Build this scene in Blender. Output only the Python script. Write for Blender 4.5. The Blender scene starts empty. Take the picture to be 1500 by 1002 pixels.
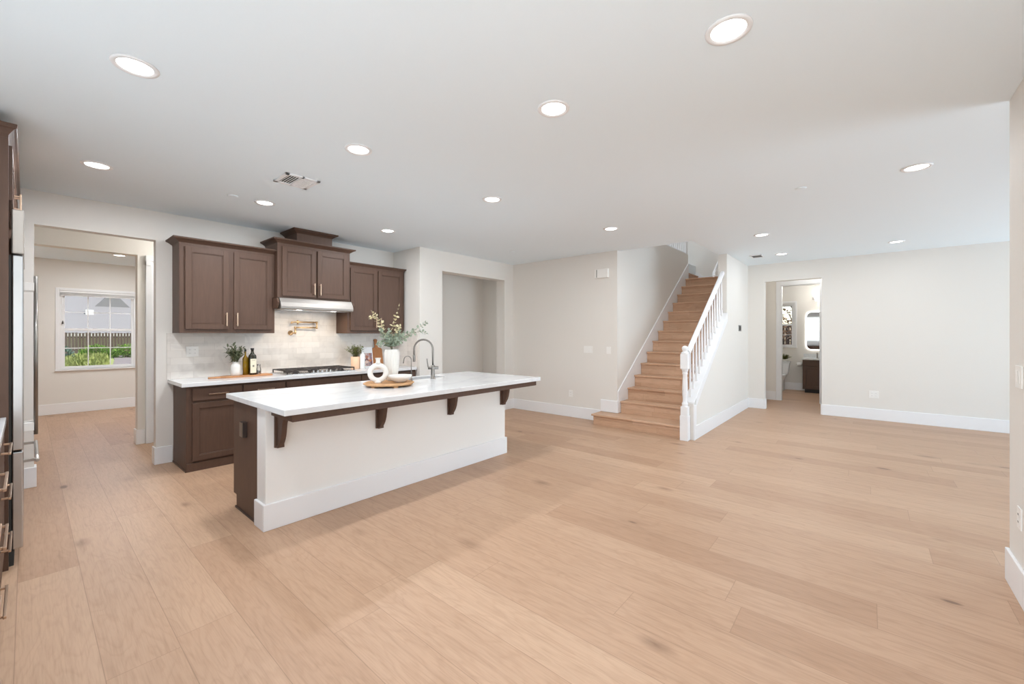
import bpy, bmesh, math, random
from mathutils import Vector, Matrix

sc = bpy.context.scene
COL = sc.collection
# ------------------------------------------------------------------ camera
cam_data = bpy.data.cameras.new('camera')
cam = bpy.data.objects.new('camera', cam_data)
COL.objects.link(cam)
cam.location = (0.0, 0.0, 1.405)
cam.rotation_euler = (math.radians(90), 0, math.radians(40.53 - 90))
cam_data.sensor_width = 36.0
cam_data.lens = 608.0 / 1500.0 * 36.0
cam_data.shift_y = -10.5 / 1500.0
cam_data.clip_start = 0.02
cam_data.clip_end = 300
sc.camera = cam
# ------------------------------------------------------------------ view, world, daylight
sc.view_settings.view_transform = 'Standard'
sc.view_settings.look = 'None'
sc.view_settings.gamma = 1.0
sc.view_settings.use_curve_mapping = False
sc.view_settings.exposure = 0.57
sc.cycles.use_denoising = True
sc.cycles.max_bounces = 14
sc.cycles.diffuse_bounces = 8
sc.cycles.glossy_bounces = 4
sc.cycles.transparent_max_bounces = 12
sc.cycles.sample_clamp_indirect = 6.0
world = bpy.data.worlds.new('world')
sc.world = world
world.use_nodes = True
wn = world.node_tree
wn.nodes.clear()
w_out = wn.nodes.new('ShaderNodeOutputWorld')
w_bg = wn.nodes.new('ShaderNodeBackground')
w_sky = wn.nodes.new('ShaderNodeTexSky')
w_sky.sky_type = 'NISHITA'
w_sky.sun_disc = False
w_sky.sun_elevation = math.radians(55)
w_sky.sun_rotation = math.radians(60)
w_bg.inputs['Strength'].default_value = 0.20
wn.links.new(w_sky.outputs[0], w_bg.inputs['Color'])
wn.links.new(w_bg.outputs[0], w_out.inputs['Surface'])


def lamp(name, kind, loc, energy, color=(1, 1, 1), rot=(0, 0, 0), size=None, size_y=None, angle=None, parent=None):
    d = bpy.data.lights.new(name, kind)
    d.energy = energy
    d.color = color
    if kind == 'AREA':
        d.shape = 'RECTANGLE' if size_y else 'DISK'
        d.size = size
        if size_y:
            d.size_y = size_y
    if kind == 'SUN' and angle:
        d.angle = angle
    if kind in ('POINT', 'SPOT') and size:
        d.shadow_soft_size = size
    o = bpy.data.objects.new(name, d)
    COL.objects.link(o)
    o.location = loc
    o.rotation_euler = rot
    if parent:
        o.parent = parent
    return o


R90 = math.radians(90)
DAY = (0.70, 0.88, 1.04)
DAY2 = (0.88, 0.95, 1.0)
lamp('sun', 'SUN', (20, 5, 20), 5.0, (1.0, 0.96, 0.9), (math.radians(28), math.radians(18), 0), angle=math.radians(1.0))
# daylight area lamp at the unseen great room opening
lamp('daylight_great_room_doors', 'AREA', (6.3, -5.95, 1.35), 33, DAY, (R90, 0, 0), 4.8, 2.3)
# added lamps outside the openings, aimed up to brighten the ceiling
lamp('ceiling_fill_great_room', 'AREA', (6.3, -7.2, 0.05), 420, DAY, (math.radians(150), 0, 0), 5.0, 2.2)
lamp('ceiling_fill_left', 'AREA', (-2.4, 1.6, 0.05), 6, DAY2, (0, -math.radians(150), 0), 2.4, 3.2)  # second added ceiling fill, aimed up from outside the left wall
lamp('fill_counter_side', 'AREA', (-0.86, 1.7, 1.7), 13, DAY2, (0, -R90, 0), 1.2, 2.6)  # added area lamp in an unseen opening over the counter
lamp('fill_camera_side', 'AREA', (-0.86, -0.05, 1.3), 38, DAY2, (0, -R90, 0), 2.2, 1.0)  # added area lamp in an unseen opening beside the camera

# ------------------------------------------------------------------ materials


def srgb(r, g, b):
    f = lambda c: (c / 12.92 if c <= 0.04045 else ((c + 0.055) / 1.055) ** 2.4)
    return (f(r / 255.0), f(g / 255.0), f(b / 255.0), 1.0)


MATS = {}


def mat(name, col, rough=0.5, metal=0.0, spec=0.5, noise=0.0, nscale=8.0, stretch=(1, 1, 1), bump=0.0, trans=0.0, ior=1.45, emit=None, estr=0.0):
    """principled material with a soft procedural tone variation"""
    m = bpy.data.materials.new(name)
    m.use_nodes = True
    nt = m.node_tree
    b = nt.nodes['Principled BSDF']
    b.inputs['Base Color'].default_value = col
    b.inputs['Roughness'].default_value = rough
    b.inputs['Metallic'].default_value = metal
    b.inputs['Specular IOR Level'].default_value = spec
    b.inputs['Transmission Weight'].default_value = trans
    b.inputs['IOR'].default_value = ior
    if emit:
        b.inputs['Emission Color'].default_value = emit
        b.inputs['Emission Strength'].default_value = estr
    tc = nt.nodes.new('ShaderNodeTexCoord')
    mp = nt.nodes.new('ShaderNodeMapping')
    mp.inputs['Scale'].default_value = stretch
    nz = nt.nodes.new('ShaderNodeTexNoise')
    nz.inputs['Scale'].default_value = nscale
    nz.inputs['Detail'].default_value = 5
    nt.links.new(tc.outputs['Object'], mp.inputs['Vector'])
    nt.links.new(mp.outputs['Vector'], nz.inputs['Vector'])
    mx = nt.nodes.new('ShaderNodeMix')
    mx.data_type = 'RGBA'
    mx.inputs['A'].default_value = tuple(max(0, c * (1 - noise)) for c in col[:3]) + (1,)
    mx.inputs['B'].default_value = tuple(min(1, c * (1 + noise)) for c in col[:3]) + (1,)
    nt.links.new(nz.outputs['Fac'], mx.inputs['Factor'])
    nt.links.new(mx.outputs['Result'], b.inputs['Base Color'])
    if bump:
        bp = nt.nodes.new('ShaderNodeBump')
        bp.inputs['Strength'].default_value = bump
        bp.inputs['Distance'].default_value = 0.002
        nt.links.new(nz.outputs['Fac'], bp.inputs['Height'])
        nt.links.new(bp.outputs['Normal'], b.inputs['Normal'])
    MATS[name] = m
    return m


mat('wall_paint', srgb(227, 223, 217), 0.75, noise=0.01, nscale=60, bump=0.05)
mat('ceiling_paint', srgb(233, 243, 249), 0.9, noise=0.008, nscale=120, bump=0.08)
mat('trim_paint', srgb(236, 236, 237), 0.4, noise=0.005)
mat('island_paint', srgb(236, 234, 230), 0.6, noise=0.01, nscale=40)
mat('cabinet_wood', srgb(90, 68, 56), 0.5, noise=0.22, nscale=5, stretch=(9, 9, 1.2), spec=0.4)
mat('cabinet_dark', srgb(52, 40, 35), 0.5, noise=0.1, nscale=5)
mat('toe_shadow', srgb(45, 36, 31), 0.6)
mat('steel', srgb(198, 199, 201), 0.27, metal=1.0, noise=0.06, nscale=4, stretch=(1, 1, 60))
mat('steel_soft', srgb(178, 172, 166), 0.5, metal=1.0, noise=0.05, nscale=4, stretch=(40, 40, 1))
mat('nickel', srgb(150, 146, 141), 0.28, metal=1.0)
mat('champagne', srgb(212, 184, 160), 0.3, metal=1.0)
mat('gold_brushed', srgb(232, 200, 156), 0.4, metal=1.0)
mat('iron', srgb(62, 56, 54), 0.5, metal=0.2, noise=0.1)
mat('ceramic', srgb(224, 220, 214), 0.55, noise=0.02, nscale=30)
mat('ceramic_gloss', srgb(238, 239, 240), 0.15, noise=0.01)
mat('porcelain', srgb(236, 238, 240), 0.12)
mat('light_wood', srgb(190, 146, 102), 0.5, noise=0.2, nscale=6, stretch=(2, 14, 14))
mat('paddle_wood', srgb(170, 112, 66), 0.5, noise=0.25, nscale=6, stretch=(12, 12, 1.5))
mat('board_wood', srgb(186, 134, 92), 0.5, noise=0.18, nscale=6, stretch=(1.5, 14, 14))
mat('leaf_sage', srgb(150, 162, 142), 0.6, noise=0.25, nscale=25)
mat('leaf_pale', srgb(216, 205, 168), 0.6, noise=0.15, nscale=25)
mat('leaf_green', srgb(112, 122, 58), 0.55, noise=0.35, nscale=30)
mat('leaf_olive', srgb(98, 106, 78), 0.6, noise=0.35, nscale=30)
mat('stem', srgb(128, 120, 86), 0.7, noise=0.1)
mat('soil', srgb(60, 48, 40), 0.9, noise=0.3, nscale=60)
mat('oil_glass', srgb(150, 116, 22), 0.08, noise=0.1, spec=0.7)
mat('dark_glass', srgb(40, 38, 24), 0.08, noise=0.1, spec=0.7)
mat('label_paper', srgb(226, 217, 194), 0.7, noise=0.03)
mat('label_ink', srgb(130, 122, 108), 0.7)
mat('cap_black', srgb(28, 26, 26), 0.4)
mat('plate_plastic', srgb(238, 236, 232), 0.35)
mat('plate_grey', srgb(120, 118, 116), 0.4)
mat('slot_dark', srgb(70, 68, 66), 0.6)
mat('vent_dark', srgb(60, 60, 58), 0.8)
mat('blush_pot', srgb(226, 190, 160), 0.6, noise=0.03)
mat('lens', (1, 1, 1, 1), 0.5, emit=(1.0, 0.985, 0.96, 1), estr=4.0)
mat('halo', (1, 1, 1, 1), 0.5, emit=(1.0, 0.99, 0.97, 1), estr=1.8)
mat('bulb_glass', (1, 1, 1, 1), 0.4, emit=(1.0, 0.96, 0.9, 1), estr=3.0)
mat('mirror', srgb(178, 180, 182), 0.03, metal=1.0)
mat('blind_white', srgb(240, 240, 240), 0.6)
mat('roof_shingle', srgb(128, 125, 124), 0.9, noise=0.12, nscale=14, stretch=(1, 5, 5))
mat('stucco', srgb(196, 186, 172), 0.9, noise=0.05)
mat('fence_wood', srgb(84, 70, 62), 0.85, noise=0.5, nscale=3, stretch=(14, 14, 0.6))
mat('grass', srgb(140, 148, 84), 0.9, noise=0.3, nscale=2.5)
mat('grass_blade', srgb(150, 156, 88), 0.8, noise=0.35, nscale=2)
mat('gravel', srgb(122, 112, 108), 0.9, noise=0.4, nscale=22)
mat('bush', srgb(104, 140, 44), 0.8, noise=0.55, nscale=9)
mat('bush_blue', srgb(92, 120, 104), 0.8, noise=0.4, nscale=12)
mat('bark', srgb(92, 76, 66), 0.9, noise=0.3, nscale=12)
mat('autumn_leaf', srgb(142, 112, 84), 0.8, noise=0.4, nscale=12)
mat('carpet', srgb(196, 190, 182), 0.95, noise=0.1, nscale=200)
mat('towel_white', srgb(235, 234, 232), 0.9)
mat('door_paint', srgb(232, 234, 237), 0.35)


def nodes_of(name, rough=0.5, spec=0.5):
    m = bpy.data.materials.new(name)
    m.use_nodes = True
    nt = m.node_tree
    b = nt.nodes['Principled BSDF']
    b.inputs['Roughness'].default_value = rough
    b.inputs['Specular IOR Level'].default_value = spec
    MATS[name] = m

    def N(t, **kw):
        n = nt.nodes.new(t)
        for k, v in kw.items():
            setattr(n, k, v)
        return n

    def M(op, a, bb=None, c=None):
        n = N('ShaderNodeMath', operation=op)
        for i, v in enumerate((a, bb, c)):
            if v is None:
                continue
            if isinstance(v, (int, float)):
                n.inputs[i].default_value = v
            else:
                nt.links.new(v, n.inputs[i])
        return n.outputs[0]

    def mix(f, a, bb, blend='MIX'):
        n = N('ShaderNodeMix', data_type='RGBA', blend_type=blend)
        for k, v in (('Factor', f), ('A', a), ('B', bb)):
            if isinstance(v, (int, float, tuple)):
                n.inputs[k].default_value = v
            else:
                nt.links.new(v, n.inputs[k])
        return n.outputs['Result']

    def sep():
        tc = N('ShaderNodeTexCoord')
        s = N('ShaderNodeSeparateXYZ')
        nt.links.new(tc.outputs['Object'], s.inputs[0])
        return s.outputs

    def comb(x, y, z):
        n = N('ShaderNodeCombineXYZ')
        for i, v in enumerate((x, y, z)):
            if isinstance(v, (int, float)):
                n.inputs[i].default_value = v
            else:
                nt.links.new(v, n.inputs[i])
        return n.outputs[0]
    return m, nt, b, N, M, mix, sep, comb


def ramp(nt, src, stops):
    n = nt.nodes.new('ShaderNodeValToRGB')
    cr = n.color_ramp
    while len(cr.elements) < len(stops):
        cr.elements.new(0.5)
    for e, (p, c) in zip(cr.elements, stops):
        e.position = p
        e.color = c if len(c) == 4 else tuple(c) + (1,)
    nt.links.new(src, n.inputs['Fac'])
    return n.outputs['Color']


def plank_material(name, light, mid, dark, width, offset, length, rough, along='Y', knots=True, skew=False):
    m, nt, b, N, M, mix, sep, comb = nodes_of(name, rough, 0.35)
    o = sep()
    x, y = (o[0], o[1]) if along == 'Y' else (o[1], o[0])
    if skew:
        x = M('ADD', x, M('MULTIPLY', o[2], 1.37))
    u = M('DIVIDE', M('SUBTRACT', x, offset), width)
    row = M('FLOOR', u)
    fu = M('FRACT', u)
    wr = N('ShaderNodeTexWhiteNoise', noise_dimensions='1D')
    nt.links.new(row, wr.inputs['W'])
    v = M('ADD', M('DIVIDE', y, length), M('MULTIPLY', wr.outputs['Value'], 5.37))
    colm = M('FLOOR', v)
    fv = M('FRACT', v)
    wi = N('ShaderNodeTexWhiteNoise', noise_dimensions='2D')
    nt.links.new(comb(row, colm, 0), wi.inputs['Vector'])
    pid = wi.outputs['Value']
    base = ramp(nt, pid, [(0.0, dark), (0.35, mid), (0.8, mid), (1.0, light)])
    # long grain
    g = N('ShaderNodeTexNoise')
    g.inputs['Scale'].default_value = 1.0
    g.inputs['Detail'].default_value = 8
    g.inputs['Roughness'].default_value = 0.62
    g.inputs['Distortion'].default_value = 0.6
    nt.links.new(comb(M('MULTIPLY', x, 34), M('ADD', M('MULTIPLY', y, 2.2), M('MULTIPLY', pid, 61)), M('MULTIPLY', pid, 37)), g.inputs['Vector'])
    gr = ramp(nt, g.outputs['Fac'], [(0.28, (0.84, 0.82, 0.80)), (0.5, (0.985, 0.985, 0.985)), (0.75, (1.04, 1.04, 1.04))])
    col = mix(0.8, base, mix(1.0, base, gr, 'MULTIPLY'))
    g2 = N('ShaderNodeTexNoise')
    g2.inputs['Scale'].default_value = 1.0
    g2.inputs['Detail'].default_value = 4
    g2.inputs['Roughness'].default_value = 0.6
    nt.links.new(comb(M('MULTIPLY', x, 150), M('ADD', M('MULTIPLY', y, 6), M('MULTIPLY', pid, 17)), M('MULTIPLY', pid, 11)), g2.inputs['Vector'])
    gr2 = ramp(nt, g2.outputs['Fac'], [(0.3, (0.86, 0.84, 0.82)), (0.52, (1, 1, 1)), (0.8, (1.03, 1.03, 1.03))])
    col = mix(0.75, col, mix(1.0, col, gr2, 'MULTIPLY'))
    # cathedral figure
    w = N('ShaderNodeTexNoise')
    w.inputs['Scale'].default_value = 1.0
    w.inputs['Detail'].default_value = 3
    nt.links.new(comb(M('MULTIPLY', x, 5), M('ADD', M('MULTIPLY', y, 1.1), M('MULTIPLY', pid, 23)), M('MULTIPLY', pid, 91)), w.inputs['Vector'])
    rings = M('FRACT', M('MULTIPLY', w.outputs['Fac'], 14))
    rr = ramp(nt, rings, [(0.0, (0.90, 0.88, 0.86)), (0.3, (1, 1, 1)), (0.8, (1, 1, 1)), (1.0, (0.90, 0.88, 0.86))])
    col = mix(0.6, col, mix(1.0, col, rr, 'MULTIPLY'))
    if knots:
        vo = N('ShaderNodeTexVoronoi', feature='F1')
        vo.inputs['Scale'].default_value = 1.0
        vo.inputs['Randomness'].default_value = 1.0
        nt.links.new(comb(M('MULTIPLY', x, 3.1), M('MULTIPLY', y, 1.45), 0), vo.inputs['Vector'])
        dis = vo.outputs['Distance']
        sv = N('ShaderNodeSeparateColor')
        nt.links.new(vo.outputs['Color'], sv.inputs[0])
        size = M('MULTIPLY', M('MAXIMUM', M('SUBTRACT', sv.outputs[0], 0.30), 0.0), 0.34)
        k = M('SUBTRACT', 1.0, M('SMOOTH_MIN', M('DIVIDE', dis, M('ADD', size, 0.0005)), 1.0, 0.3))
        k = M('MAXIMUM', k, 0.0)
        nn = N('ShaderNodeTexNoise')
        nn.inputs['Scale'].default_value = 1.0
        nt.links.new(comb(M('MULTIPLY', x, 60), M('MULTIPLY', y, 16), 0), nn.inputs['Vector'])
        k = M('MULTIPLY', k, M('ADD', nn.outputs['Fac'], 0.35))
        col = mix(M('MINIMUM', M('MULTIPLY', k, 0.8), 0.7), col, srgb(118, 88, 68))
        # small crisp knots and streaks
        v2 = N('ShaderNodeTexVoronoi', feature='F1')
        v2.inputs['Scale'].default_value = 1.0
        nt.links.new(comb(M('ADD', M('MULTIPLY', x, 2.9), 7.7), M('ADD', M('MULTIPLY', y, 1.2), 3.1), 0), v2.inputs['Vector'])
        s2 = N('ShaderNodeSeparateColor')
        nt.links.new(v2.outputs['Color'], s2.inputs[0])
        z2 = M('MULTIPLY', M('MAXIMUM', M('SUBTRACT', s2.outputs[1], 0.22), 0.0), 0.13)
        k2 = M('MAXIMUM', M('SUBTRACT', 1.0, M('DIVIDE', v2.outputs['Distance'], M('ADD', z2, 0.0005))), 0.0)
        col = mix(M('MINIMUM', M('MULTIPLY', k2, 1.8), 0.8), col, srgb(92, 68, 54))
        z3 = M('MULTIPLY', z2, 5.0)
        k3 = M('MAXIMUM', M('SUBTRACT', 1.0, M('DIVIDE', v2.outputs['Distance'], M('ADD', z3, 0.0005))), 0.0)
        col = mix(M('MULTIPLY', M('MULTIPLY', k3, k3), M('MULTIPLY', nn.outputs['Fac'], 0.75)), col, srgb(140, 106, 82))
    e1 = M('LESS_THAN', M('MINIMUM', fu, M('SUBTRACT', 1.0, fu)), 0.0016 / width)
    e2 = M('LESS_THAN', M('MINIMUM', fv, M('SUBTRACT', 1.0, fv)), 0.0014 / length)
    gap = M('MULTIPLY', M('MAXIMUM', e1, e2), 0.42)
    col = mix(gap, col, srgb(120, 92, 72))
    nt.links.new(col, b.inputs['Base Color'])
    return m


plank_material('oak_floor', srgb(198, 165, 138), srgb(190, 156, 129), srgb(180, 145, 118), 0.2432, -0.034, 1.95, 0.42)
plank_material('oak_stair', srgb(210, 174, 146), srgb(202, 165, 136), srgb(190, 151, 122), 0.113, 0.01, 1.1, 0.45, skew=True)


def quartz():
    m, nt, b, N, M, mix, sep, comb = nodes_of('quartz', 0.12, 0.5)
    o = sep()
    n1 = N('ShaderNodeTexNoise')
    n1.inputs['Scale'].default_value = 1.1
    n1.inputs['Detail'].default_value = 6
    n1.inputs['Distortion'].default_value = 1.2
    nt.links.new(comb(o[0], M('MULTIPLY', o[1], 1.6), o[2]), n1.inputs['Vector'])
    v = M('ABSOLUTE', M('SUBTRACT', n1.outputs['Fac'], 0.5))
    c = ramp(nt, v, [(0.0, srgb(216, 217, 218)), (0.03, srgb(222, 223, 224)), (0.10, srgb(225, 226, 227))])
    nt.links.new(c, b.inputs['Base Color'])


quartz()


def tiles():
    m, nt, b, N, M, mix, sep, comb = nodes_of('marble_tile', 0.25, 0.5)
    o = sep()
    bt = N('ShaderNodeTexBrick')
    bt.offset = 0.5
    bt.inputs['Scale'].default_value = 1.0
    bt.inputs['Mortar Size'].default_value = 0.0013
    bt.inputs['Brick Width'].default_value = 0.205
    bt.inputs['Row Height'].default_value = 0.0785
    bt.inputs['Color1'].default_value = srgb(228, 222, 215)
    bt.inputs['Color2'].default_value = srgb(216, 210, 203)
    bt.inputs['Mortar'].default_value = srgb(208, 201, 193)
    nt.links.new(comb(M('ADD', o[0], o[1]), M('SUBTRACT', o[2], 0.915), 0), bt.inputs['Vector'])
    n1 = N('ShaderNodeTexNoise')
    n1.inputs['Scale'].default_value = 6
    n1.inputs['Detail'].default_value = 6
    n1.inputs['Distortion'].default_value = 1.5
    tc = N('ShaderNodeTexCoord')
    nt.links.new(tc.outputs['Object'], n1.inputs['Vector'])
    vein = ramp(nt, n1.outputs['Fac'], [(0.3, (0.9, 0.89, 0.89)), (0.5, (1, 1, 1)), (0.75, (1.02, 1.01, 1.0))])
    c = mix(1.0, bt.outputs['Color'], vein, 'MULTIPLY')
    nt.links.new(c, b.inputs['Base Color'])
    bp = N('ShaderNodeBump')
    bp.inputs['Strength'].default_value = 0.25
    bp.inputs['Distance'].default_value = 0.002
    bp.invert = True
    nt.links.new(bt.outputs['Fac'], bp.inputs['Height'])
    nt.links.new(bp.outputs['Normal'], b.inputs['Normal'])


tiles()


def glass():
    m = bpy.data.materials.new('glass')
    m.use_nodes = True
    nt = m.node_tree
    nt.nodes.clear()
    out = nt.nodes.new('ShaderNodeOutputMaterial')
    tr = nt.nodes.new('ShaderNodeBsdfTransparent')
    tr.inputs['Color'].default_value = (0.96, 0.97, 0.97, 1)
    gl = nt.nodes.new('ShaderNodeBsdfGlossy')
    gl.inputs['Roughness'].default_value = 0.02
    fr = nt.nodes.new('ShaderNodeFresnel')
    fr.inputs['IOR'].default_value = 1.45
    mx = nt.nodes.new('ShaderNodeMixShader')
    nt.links.new(fr.outputs[0], mx.inputs[0])
    nt.links.new(tr.outputs[0], mx.inputs[1])
    nt.links.new(gl.outputs[0], mx.inputs[2])
    nt.links.new(mx.outputs[0], out.inputs[0])
    MATS['glass'] = m


glass()


def cover_art():
    m, nt, b, N, M, mix, sep, comb = nodes_of('cover_art', 0.5, 0.4)
    o = sep()
    v = N('ShaderNodeTexVoronoi', feature='F1')
    v.inputs['Scale'].default_value = 26
    tc = N('ShaderNodeTexCoord')
    nt.links.new(tc.outputs['Object'], v.inputs['Vector'])
    s = N('ShaderNodeSeparateColor')
    nt.links.new(v.outputs['Color'], s.inputs[0])
    c = ramp(nt, s.outputs[0], [(0.0, srgb(92, 70, 92)), (0.25, srgb(170, 140, 140)), (0.5, srgb(214, 190, 178)), (0.7, srgb(60, 62, 90)), (1.0, srgb(190, 120, 84))])
    m.node_tree.links.new(c, b.inputs['Base Color'])


cover_art()

# ------------------------------------------------------------------ mesh helpers


class MB:
    def __init__(self, T=None):
        self.bm = bmesh.new()
        self.T = T

    def _t(self, verts):
        if self.T is not None:
            bmesh.ops.transform(self.bm, matrix=self.T, verts=verts)

    def box(self, x0, y0, z0, x1, y1, z1, T=None):
        vs = [self.bm.verts.new((x, y, z)) for x in (x0, x1) for y in (y0, y1) for z in (z0, z1)]
        for f in ((0, 1, 3, 2), (4, 6, 7, 5), (0, 4, 5, 1), (2, 3, 7, 6), (0, 2, 6, 4), (1, 5, 7, 3)):
            self.bm.faces.new([vs[i] for i in f])
        if T is not None:
            bmesh.ops.transform(self.bm, matrix=T, verts=vs)
        self._t(vs)
        return self

    def prism(self, pts, axis, a0, a1):
        """2D polygon extruded along an axis; pts in the other two axes' order (x,z for Y; y,z for X; x,y for Z)"""
        def P(p, a):
            return {'Y': (p[0], a, p[1]), 'X': (a, p[0], p[1]), 'Z': (p[0], p[1], a)}[axis]
        A = [self.bm.verts.new(P(p, a0)) for p in pts]
        B = [self.bm.verts.new(P(p, a1)) for p in pts]
        n = len(pts)
        self.bm.faces.new(A)
        self.bm.faces.new(B[::-1])
        for i in range(n):
            self.bm.faces.new((A[i], B[i], B[(i + 1) % n], A[(i + 1) % n]))
        self._t(A + B)
        return self

    def lathe(self, prof, c, seg=24, axis='Z', smooth=True, a0=0.0, a1=2 * math.pi):
        """prof: list of (radius, height)"""
        full = abs(a1 - a0 - 2 * math.pi) < 1e-6
        rings = []
        n = seg if full else seg + 1
        allv = []
        for r, h in prof:
            ring = []
            for i in range(n):
                a = a0 + (a1 - a0) * i / seg
                x, y = r * math.cos(a), r * math.sin(a)
                if axis == 'Z':
                    p = (c[0] + x, c[1] + y, c[2] + h)
                elif axis == 'Y':
                    p = (c[0] + x, c[1] + h, c[2] + y)
                else:
                    p = (c[0] + h, c[1] + x, c[2] + y)
                ring.append(self.bm.verts.new(p))
            rings.append(ring)
            allv += ring
        for a, b in zip(rings, rings[1:]):
            m = n if full else n - 1
            for i in range(m):
                f = self.bm.faces.new((a[i], a[(i + 1) % n], b[(i + 1) % n], b[i]))
                f.smooth = smooth
        if full:
            if prof[0][0] > 1e-5:
                self.bm.faces.new(rings[0][::-1])
            if prof[-1][0] > 1e-5:
                self.bm.faces.new(rings[-1])
        self._t(allv)
        return self

    def tube(self, pts, r, seg=10, cap=True):
        pts = [Vector(p) for p in pts]
        rs = r if isinstance(r, (list, tuple)) else [r] * len(pts)
        rings = []
        up = None
        allv = []
        for i, p in enumerate(pts):
            d = (pts[min(i + 1, len(pts) - 1)] - pts[max(i - 1, 0)]).normalized()
            if up is None:
                up = Vector((0, 0, 1)) if abs(d.z) < 0.9 else Vector((1, 0, 0))
            s = d.cross(up)
            if s.length < 1e-4:
                s = d.cross(Vector((0, 1, 0)))
            s.normalize()
            up = s.cross(d).normalized()
            ring = [self.bm.verts.new(p + rs[i] * (math.cos(2 * math.pi * k / seg) * s + math.sin(2 * math.pi * k / seg) * up)) for k in range(seg)]
            rings.append(ring)
            allv += ring
        for a, b in zip(rings, rings[1:]):
            for i in range(seg):
                f = self.bm.faces.new((a[i], a[(i + 1) % seg], b[(i + 1) % seg], b[i]))
                f.smooth = True
        if cap:
            self.bm.faces.new(rings[0][::-1])
            self.bm.faces.new(rings[-1])
        self._t(allv)
        return self

    def torus(self, c, R, r, axis='Y', seg=40, ss=14, sy=1.0):
        pts = []
        rings = []
        allv = []
        for i in range(seg):
            a = 2 * math.pi * i / seg
            ring = []
            for k in range(ss):
                t = 2 * math.pi * k / ss
                rad = R + r * math.cos(t)
                h = r * sy * math.sin(t)
                if axis == 'Y':
                    p = Vector((rad * math.cos(a), h, rad * math.sin(a)))
                else:
                    p = Vector((rad * math.cos(a), rad * math.sin(a), h))
                ring.append(self.bm.verts.new(p + Vector(c)))
            rings.append(ring)
            allv += ring
        for i in range(seg):
            A, B = rings[i], rings[(i + 1) % seg]
            for k in range(ss):
                f = self.bm.faces.new((A[k], A[(k + 1) % ss], B[(k + 1) % ss], B[k]))
                f.smooth = True
        self._t(allv)
        return self

    def leaf(self, base, d, up, L, W, fold=0.15):
        d = Vector(d).normalized()
        s = d.cross(Vector(up))
        if s.length < 1e-3:
            s = d.cross(Vector((1, 0, 0)))
        s.normalize()
        n = s.cross(d).normalized()
        b = Vector(base)
        mid = []
        for t, w in ((0, 0.06), (0.3, 0.85), (0.6, 1.0), (0.85, 0.6), (1.0, 0.05)):
            c = b + d * L * t - n * (fold * L * t * t)
            mid.append((c - s * W * w * 0.5 + n * fold * W * w, c, c + s * W * w * 0.5 + n * fold * W * w))
        V = [[self.bm.verts.new(p) for p in row] for row in mid]
        for a, c in zip(V, V[1:]):
            for k in range(2):
                f = self.bm.faces.new((a[k], a[k + 1], c[k + 1], c[k]))
                f.smooth = True
        self._t([v for row in V for v in row])
        return self

    def build(self, name, m, parent=None, bevel=0.0, seg=2, **props):
        self.bm.normal_update()
        bmesh.ops.recalc_face_normals(self.bm, faces=self.bm.faces[:])
        if parent is not None:
            root = parent
            off = Vector((0, 0, 0))
            while root is not None:
                off += root.location
                root = root.parent
            bmesh.ops.translate(self.bm, vec=-off, verts=self.bm.verts[:])
        me = bpy.data.meshes.new(name)
        self.bm.to_mesh(me)
        self.bm.free()
        me.materials.append(MATS[m])
        o = bpy.data.objects.new(name, me)
        COL.objects.link(o)
        if parent is not None:
            o.parent = parent
        if bevel:
            md = o.modifiers.new('bevel', 'BEVEL')
            md.width = bevel
            md.segments = seg
            md.limit_method = 'ANGLE'
            md.angle_limit = math.radians(35)
        for k, v in props.items():
            o[k] = v
        return o


def thing(name, label, cat, loc=(0, 0, 0), group=None):
    o = bpy.data.objects.new(name, None)
    COL.objects.link(o)
    o.empty_display_size = 0.05
    o.location = loc
    o['label'] = label
    o['category'] = cat
    if group:
        o['group'] = group
    return o


def tag(o, label, cat, group=None):
    o['label'] = label
    o['category'] = cat
    if group:
        o['group'] = group
    return o


def struct(name, mb, m, parent=None, bevel=0.0):
    o = mb.build(name, m, parent, bevel)
    if parent is None:
        o['kind'] = 'structure'
    return o


def move_origin(o, loc):
    """put a single-mesh thing's origin at its base"""
    v = Vector(loc)
    o.data.transform(Matrix.Translation(-v))
    o.location = v
    return o


def dup(root, delta, label=None, group=None):
    r = root.copy()
    COL.objects.link(r)
    r.location = Vector(root.location) + Vector(delta)
    if label:
        r['label'] = label
    if group:
        r['group'] = group
    for ch in list(root.children):
        c = ch.copy()
        COL.objects.link(c)
        c.parent = r
        for g in ch.children:
            d = g.copy()
            COL.objects.link(d)
            d.parent = c
    return r


H = 2.743
# ------------------------------------------------------------------ large structure
struct('floor', MB().box(-0.9, -6.1, -0.15, 13.2, 11.1, 0.0), 'oak_floor')
c = MB()
c.box(-0.9, -6.1, H, 6.17, 11.1, H + 0.3)
c.box(6.17, -6.1, H, 13.2, 1.89, H + 0.3)
c.box(10.55, 1.89, H, 13.2, 11.1, H + 0.3)
c.box(6.17, 3.12, H, 10.55, 11.1, H + 0.3)
c.box(6.17, 1.89, H + 0.1, 6.27, 3.12, H + 0.3)
struct('ceiling', c, 'ceiling_paint')

# kitchen wall with the cased-free opening to the passage
w = MB()
w.box(-0.9, 5.85, 0, 0.045, 5.97, H)
w.box(0.045, 5.85, 2.43, 0.91, 5.97, H)
w.box(0.91, 5.85, 0, 4.0, 5.97, H)
struct('wall_kitchen', w, 'wall_paint')
# passage wall, second opening
w = MB()
w.box(-0.9, 7.11, 0, 0.05, 7.27, H)
w.box(0.05, 7.11, 2.43, 0.925, 7.27, H)
w.box(0.925, 7.11, 0, 4.0, 7.27, H)
struct('wall_passage', w, 'wall_paint')
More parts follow.
